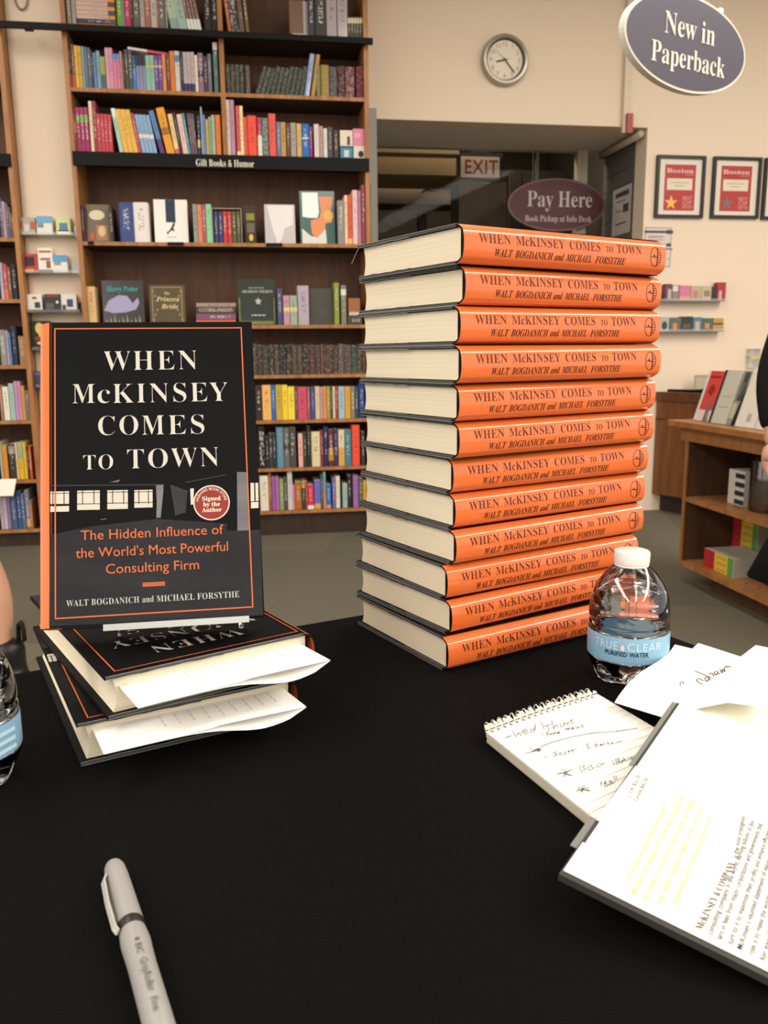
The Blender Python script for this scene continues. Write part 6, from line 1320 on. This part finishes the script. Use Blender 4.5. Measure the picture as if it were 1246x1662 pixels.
# acrylic book rest behind them
tag(MB().box(0, 1.1, .18, .183, zt1+.001, zt1+.12, M=UMx).build('book_rest', M_acr), 'long clear acrylic rest behind the books on the display unit', 'stand')
# items inside: blue and white boxes with a clear tub, red-yellow-green boxed sets
def ubox(name, label, cat, x0, x1, y0, y1, z0, z1, cols, group=None):
    t = thing(name, label, cat, M=UMx @ Matrix.Translation((x0, y0, z0)), group=group); wd, dp, h = x1-x0, y1-y0, z1-z0
    MB().box(0, wd, 0, dp, 0, h).build('carton', colm('#'+cols[0]), t)
    for a, b_, c, d, cc in cols[1:]: MB().add([(a*wd, -.0007, c*h), (b_*wd, -.0007, c*h), (b_*wd, -.0007, d*h), (a*wd, -.0007, d*h)], [(0, 1, 2, 3)]).build('print', colm('#'+cc), t)
    return t
xa, _ = upx(1181, 800, .10); xb, _ = upx(1206, 800, .10); 
for i, nm in enumerate(('lowest', 'second from below', 'third from below', 'topmost')): ubox('boxed_cards', '%s of the four white and navy boxes stacked on the middle shelf' % nm, 'box', xa, xa+.112, .10, .22, zm1+.0005+.036*i, zm1+.036*(i+1), ['cfc9bd', (.42, 1, .12, .68, '27333f'), (.5, .7, .3, .5, '4a5c6c')], 'white and navy boxes stacked on the middle shelf')
cx_, _ = upx(1225, 800, .17)
t = thing('clear_tub', 'round clear plastic tub of pale packets beside the navy boxes', 'tub', UMx @ Vector((.392, .15, zm1+.0005)))
MB().lathe([(.075, 0), (.078, .004), (.078, .20), (.076, .204)], 32, caps=(True, False)).build('tub', clear_plastic('tub_plastic', (.62, .58, .54, 1), .1, .12), t, smooth=40)
MB().lathe([(.06, .003), (.068, .03), (.062, .06), (.067, .09), (.060, .115), (.02, .12)], 20).build('contents', mat('tub_contents', '#7a6a5e', .7, .2, var=.3, scale=(30, 30, 30)), t, smooth=40)
RY = ['b8b0a4', (0, .36, 0, 1, 'b3262a'), (.36, .8, 0, 1, 'd6b23c'), (.8, .98, 0, 1, '5d9440'), (.06, .3, .35, .6, 'd86048'), (.42, .74, .3, .45, 'a88228')]
xr, _ = upx(1130, 912, .06)
for i, nm in enumerate(('bottom', 'middle', 'top')): ubox('boxed_set', '%s red, yellow and green box of the low front stack' % nm, 'box', .12, .34, .05, .22, zb1+.0005+.026*i, zb1+.026*(i+1), RY, 'red yellow green boxes, low front stack')
for i in range(7): ubox('boxed_set', 'red, yellow and green box, %s from the bottom of the tall stack' % ordn(i+1), 'box', .024, .205, .24, .40, zb1+.0005+.030*i, zb1+.030*(i+1), RY, 'red yellow green boxes, tall back stack')
# ================================================================== people at the two edges of the photo
M_skin = mat('skin', '#c9977c', .5, .35, var=.05, scale=(20, 20, 20), **{'Subsurface Weight': .15, 'Subsurface Radius': (.02, .008, .005)}); M_blackc = mat('black_garment', '#151413', .85, .15, var=.2, scale=(14, 14, 14), bump=.4, bscale=40); M_boot = mat('boot_leather', '#171615', .4, .4); M_hair = mat('dark_hair', '#2a201a', .6, .3)
def skin_mesh(name, verts, edges, radii, m, parent, root=0, sub=2, smooth=True):
    me = bpy.data.meshes.new(name); me.from_pydata([tuple(v) for v in verts], edges, []); me.materials.append(m)
    o = bpy.data.objects.new(name, me); COL.objects.link(o); o.parent = parent
    s = o.modifiers.new('skin', 'SKIN'); s.use_smooth_shade = True
    bm = bmesh.new(); bm.from_mesh(me); lay = bm.verts.layers.skin.verify(); bm.verts.ensure_lookup_table()
    for i, r in enumerate(radii): bm.verts[i][lay].radius = (r, r) if isinstance(r, (int, float)) else r
    bm.verts[root][lay].use_root = True; bm.to_mesh(me); bm.free()
    u = o.modifiers.new('sub', 'SUBSURF'); u.levels = sub; u.render_levels = sub
    return o
class Sk:
    def __init__(s): s.v = []; s.e = []; s.r = []
    def add(s, p, r, par=None): s.v.append(Vector(p)); s.r.append(r); i = len(s.v)-1; s.e.append((par, i)) if par is not None else None; return i
    def chain(s, par, pts):
        for p, r in pts: par = s.add(p, r, par)
        return par
def head(parent, c, face, hair_len):
    """head with brow, nose, chin, ears and hair; face = direction the face looks (x, y)"""
    c = Vector(c); fd = Vector((face[0], face[1], 0)).normalized(); sd = Vector((fd.y, -fd.x, 0)); b = MB(); n = 28; R = 16
    for k in range(R+1):
        th = PI*k/R; z = math.cos(th)
        for i in range(n):
            a = 2*PI*i/n; f_, s_ = math.cos(a)*math.sin(th), math.sin(a)*math.sin(th)
            w_ = .078-(.018*max(0, -z)**1.2); d_ = .094-(.010*max(0, -z)); 
            if f_ > 0: d_ -= .006*max(0, 1-abs(z-.05)*5)*1
            nose = .024*max(0, f_)**14*math.exp(-((z+.12)/.16)**2); lips = .006*max(0, f_)**8*math.exp(-((z+.46)/.1)**2)
            p = c+fd*(f_*d_+nose+lips)+sd*(s_*w_)+Vector((0, 0, z*.118)); b.v.append(tuple(p))
    for k in range(R):
        for i in range(n): j = (i+1) % n; b.f.append([k*n+i, (k+1)*n+i, (k+1)*n+j, k*n+j]); b.m.append(0)
    return b, c, fd, sd
def person(label, loc, body, extras): pass
# --- person in black at the right edge: arm hanging, hand at the unit
t = thing('person', 'person in a long black garment standing at the right edge, arm hanging down', 'person', (0, 0, 0))
bx_, by_ = 1.235, 2.10
s = Sk(); pel = s.add((bx_, by_, .93), .12)
chest = s.chain(pel, [((bx_, by_, 1.10), .125), ((bx_, by_+.0, 1.30), .135)]); neck = s.chain(chest, [((bx_, by_, 1.44), .06), ((bx_, by_-.005, 1.52), .05), ((bx_, by_-.01, 1.585), .055)])
for sg_ in (-1, 1):
    k = s.chain(pel, [((bx_+sg_*.09, by_, .86), .085), ((bx_+sg_*.095, by_-.01, .48), .055), ((bx_+sg_*.095, by_+.02, .30), .05), ((bx_+sg_*.095, by_+.03, .09), .036), ((bx_+sg_*.10, by_-.02, .045), .038), ((bx_+sg_*.105, by_-.13, .032), .030)])
# left arm of the picture (towards the frame): shoulder, elbow, wrist
sh = s.chain(chest, [((bx_-.12, by_, 1.37), .06), ((bx_-.195, by_, 1.33), .052), ((bx_-.215, by_-.01, 1.09), .042), ((bx_-.258, by_-.03, .95), .038), ((bx_-.268, by_-.06, .86), .031), ((bx_-.275, by_-.08, .785), .026)])
sh2 = s.chain(chest, [((bx_+.12, by_, 1.37), .06), ((bx_+.195, by_, 1.33), .052), ((bx_+.245, by_-.01, 1.09), .042), ((bx_+.262, by_-.05, .86), .031), ((bx_+.262, by_-.07, .78), .026)])
skin_mesh('body', s.v, s.e, s.r, M_skin, t)
def hand_sk(name, wrist, down, out, palm_n, parent, L=.088):
    """palm with five separate bent fingers; down = finger direction, out = thumb side, palm_n = towards the palm"""
    w_ = Vector(wrist); d = Vector(down).normalized(); o_ = Vector(out).normalized(); p = Vector(palm_n).normalized()
    s = Sk(); r0_ = s.add(w_, .023); m = s.add(w_+d*.035, .026, r0_); kn = s.add(w_+d*.062+p*.002, .024, m)
    for k, (off, ln) in enumerate(((.030, .070), (.010, .079), (-.010, .074), (-.029, .058))):
        b0 = w_+d*.078+o_*off; q = s.chain(kn, [(w_+d*.070+o_*off*.9, .0125)])
        s.chain(q, [(b0+d*(ln*.38)+p*.006+o_*off*.1, .0098), (b0+d*(ln*.72)+p*.022+o_*off*.12, .0088), (b0+d*(ln*.92)+p*.040+o_*off*.12, .0072)])
    s.chain(m, [(w_+d*.030+o_*.030+p*.008, .0135), (w_+d*.062+o_*.046+p*.020, .0115), (w_+d*.090+o_*.044+p*.032, .0095), (w_+d*.108+o_*.038+p*.038, .0078)])
    return skin_mesh(name, s.v, s.e, s.r, M_skin, parent)
hand_sk('hand', (bx_-.284, by_-.08, .80), (.02, -.06, -1), (-.35, -.94, 0), (.94, -.35, 0), t)
hand_sk('hand', (bx_+.262, by_-.07, .79), (0, -.05, -1), (.2, -1, 0), (-1, -.2, 0), t)
hb, hc, fd, sd = head(t, (bx_, by_-.02, 1.66), (-.2, -1), 0)
ho = hb.build('head', M_skin, t, smooth=True)
for sg_ in (-1, 1):
    MB().sphere(hc+fd*.082+sd*.03*sg_+Vector((0, 0, .008)), .011, n=12).build('eye', colm('#2c211b', .2), ho, smooth=True); MB().sphere(hc+sd*.078*sg_+Vector((0, 0, -.01)), .02, .5, 1, 1.5, n=12).build('ear', M_skin, ho, smooth=True)
b = MB(); ml = [hc+fd*.083+sd*x+Vector((0, 0, -.058-.004*abs(x)*20)) for x in (-.022, -.011, 0, .011, .022)]; b.tube(ml, .0035, 8); b.build('mouth', colm('#9a5a4c', .4), ho, smooth=True)
b = MB().sphere(hc-fd*.018+Vector((0, 0, .028)), .098, 1, 1.06, 1.12, n=24); b.build('hair', M_hair, ho, smooth=True)
# coat: body with flared hem, sleeves
def loft(b, rings, n=28):
    o_ = len(b.v)
    for c, rx, ry, w_ in rings:
        for i in range(n):
            a = 2*PI*i/n; k = 1+w_*math.sin(5*a+1)+w_*.6*math.sin(9*a); b.v.append((c[0]+rx*k*math.cos(a), c[1]+ry*k*math.sin(a), c[2]+(w_*.12*math.sin(3*a+.5))))
    for k in range(len(rings)-1):
        for i in range(n): j = (i+1) % n; b.f.append([o_+k*n+i, o_+k*n+j, o_+(k+1)*n+j, o_+(k+1)*n+i]); b.m.append(0)
    return b
b = loft(MB(), [((bx_, by_, 1.475), .075, .07, 0), ((bx_, by_, 1.43), .16, .10, 0), ((bx_, by_, 1.36), .19, .13, 0), ((bx_, by_, 1.2), .165, .135, .01), ((bx_, by_, 1.0), .16, .135, .02), ((bx_, by_, .82), .17, .15, .02), ((bx_, by_, .66), .18, .15, .02), ((bx_-.02, by_, .54), .195, .15, .04), ((bx_-.045, by_-.0, .43), .222, .155, .05)], 48)
o = b.build('coat', M_blackc, t, smooth=True); so_ = o.modifiers.new('thick', 'SOLIDIFY'); so_.thickness = .006
for sg_ in (-1, 1):
    s = Sk(); P_ = [((bx_+sg_*.15, by_, 1.385), .066), ((bx_+sg_*.19, by_, 1.32), .062), ((bx_+sg_*.20, by_-.005, 1.20), .056), ((bx_+sg_*.212, by_-.01, 1.10), .055), ((bx_+sg_*.230, by_-.012, 1.05), .054), ((bx_+sg_*.252, by_-.025, .97), .058), ((bx_+sg_*.262, by_-.04, .91), .052), ((bx_+sg_*.266, by_-.06, .86), .045), ((bx_+sg_*.270, by_-.07, .825), .040)]
    i0 = s.add(*P_[0]); s.chain(i0, P_[1:]); skin_mesh('sleeve', s.v, s.e, s.r, M_blackc, t)
for sg_ in (-1, 1):
    s = Sk(); i0 = s.add((bx_+sg_*.095, by_+.03, .24), .058); s.chain(i0, [((bx_+sg_*.095, by_+.03, .09), .052), ((bx_+sg_*.098, by_+.0, .052), .05), ((bx_+sg_*.105, by_-.10, .042), .042), ((bx_+sg_*.108, by_-.16, .036), .034)]); skin_mesh('boot', s.v, s.e, s.r, M_boot, t)
# --- bare-legged person at the left edge
t = thing('person', 'person at the left edge, bare lower leg above a black ankle boot', 'person', (0, 0, 0))
YL_ = 2.35
def lp(px, py, y=YL_): return ony(px, py, y)
calf = lp(-19, 955); ank = lp(0, 1040); knee = lp(-68, 830)
s = Sk(); hx, hy = knee.x-.10, YL_+.02
pel = s.add((hx-.10, hy, .93), .12)
chest = s.chain(pel, [((hx-.10, hy, 1.12), .11), ((hx-.10, hy, 1.30), .12)]); s.chain(chest, [((hx-.10, hy, 1.43), .055), ((hx-.10, hy, 1.50), .048), ((hx-.10, hy-.01, 1.56), .052)])
s.chain(pel, [((hx-.02, hy, .84), .085), ((knee.x-.01, YL_, knee.z+.06), .062), ((knee.x, YL_, knee.z-.03), .056), ((calf.x, YL_+.01, calf.z), .062), (((calf.x+ank.x)/2, YL_+.01, (calf.z+ank.z)/2+.01), .054), ((ank.x-.008, YL_, ank.z-.02), .042), ((ank.x, YL_, .07), .038)])
s.chain(pel, [((hx-.19, hy, .84), .085), ((hx-.21, hy, .50), .058), ((hx-.21, hy+.02, .34), .06), ((hx-.21, hy+.02, .10), .038)])
for sg_ in (-1, 1): s.chain(chest, [((hx-.10+sg_*.11, hy, 1.36), .055), ((hx-.10+sg_*.17, hy, 1.31), .046), ((hx-.10+sg_*.20, hy, 1.07), .038), ((hx-.10+sg_*.20, hy-.07, .84), .028), ((hx-.10+sg_*.20, hy-.09, .78), .024)])
skin_mesh('body', s.v, s.e, s.r, M_skin, t)
for sg_ in (-1, 1): hand_sk('hand', (hx-.10+sg_*.20, hy-.09, .785), (0, -.08, -1), (sg_*.2, -1, 0), (-sg_, -.2, 0), t)
hb, hc, fd, sd = head(t, (hx-.10, hy-.02, 1.635), (-.5, -1), 0); ho = hb.build('head', M_skin, t, smooth=True)
for sg_ in (-1, 1):
    MB().sphere(hc+fd*.082+sd*.03*sg_+Vector((0, 0, .008)), .011, n=12).build('eye', colm('#2c211b', .2), ho, smooth=True); MB().sphere(hc+sd*.078*sg_+Vector((0, 0, -.01)), .02, .5, 1, 1.5, n=12).build('ear', M_skin, ho, smooth=True)
b = MB(); b.tube([hc+fd*.083+sd*x+Vector((0, 0, -.058-.004*abs(x)*20)) for x in (-.022, -.011, 0, .011, .022)], .0035, 8); b.build('mouth', colm('#9a5a4c', .4), ho, smooth=True)
MB().sphere(hc-fd*.018+Vector((0, 0, .028)), .098, 1, 1.06, 1.12, n=24).build('hair', M_hair, ho, smooth=True)
b = loft(MB(), [((hx-.10, hy, 1.42), .12, .085, 0), ((hx-.10, hy, 1.34), .17, .12, 0), ((hx-.10, hy, 1.1), .145, .12, .01), ((hx-.10, hy, .95), .17, .135, .02), ((hx-.10, hy, .8), .205, .16, .04), ((hx-.10, hy, .60), .225, .18, .07)], 40)
o = b.build('dress', M_blackc, t, smooth=True); so_ = o.modifiers.new('thick', 'SOLIDIFY'); so_.thickness = .005
# boots: the visible one follows the photo's outline
def boot(ax_, ay_, tz, toe):
    s = Sk(); i0 = s.add((ax_, ay_, tz), .060); td = Vector((toe[0], toe[1], 0)).normalized(); A_ = Vector((ax_, ay_, 0))
    s.chain(i0, [((ax_+.004, ay_, tz-.05), .057), ((ax_+.006, ay_, .085), .055), (A_+td*.05+Vector((0, 0, .055)), .052), (A_+td*.12+Vector((0, 0, .045)), .044), (A_+td*.18+Vector((0, 0, .036)), .034)])
    o = skin_mesh('boot', s.v, s.e, s.r, M_boot, t); return o
tz = lp(0, 1036).z
bo = boot(ank.x+.012, YL_, tz, (1, -.45))
lr = lp(33, 1016); lb_ = lp(33, 1034)
pts = []
for i in range(13):
    a = PI*i/12; pts.append((lr.x+.0085*math.cos(a), YL_, lb_.z-.012+(lr.z+.012-lb_.z+.012)*math.sin(a)**.6))
b = MB(); 
for dy in (-.008, -.004, 0, .004, .008): b.tube([(p[0], p[1]+dy, p[2]) for p in pts], .0035, 8)
b.build('pull_loop', mat('loop_webbing', '#211c18', .7, .2), bo, smooth=True)
boot(hx-.21, hy+.02, .24, (.2, -1))
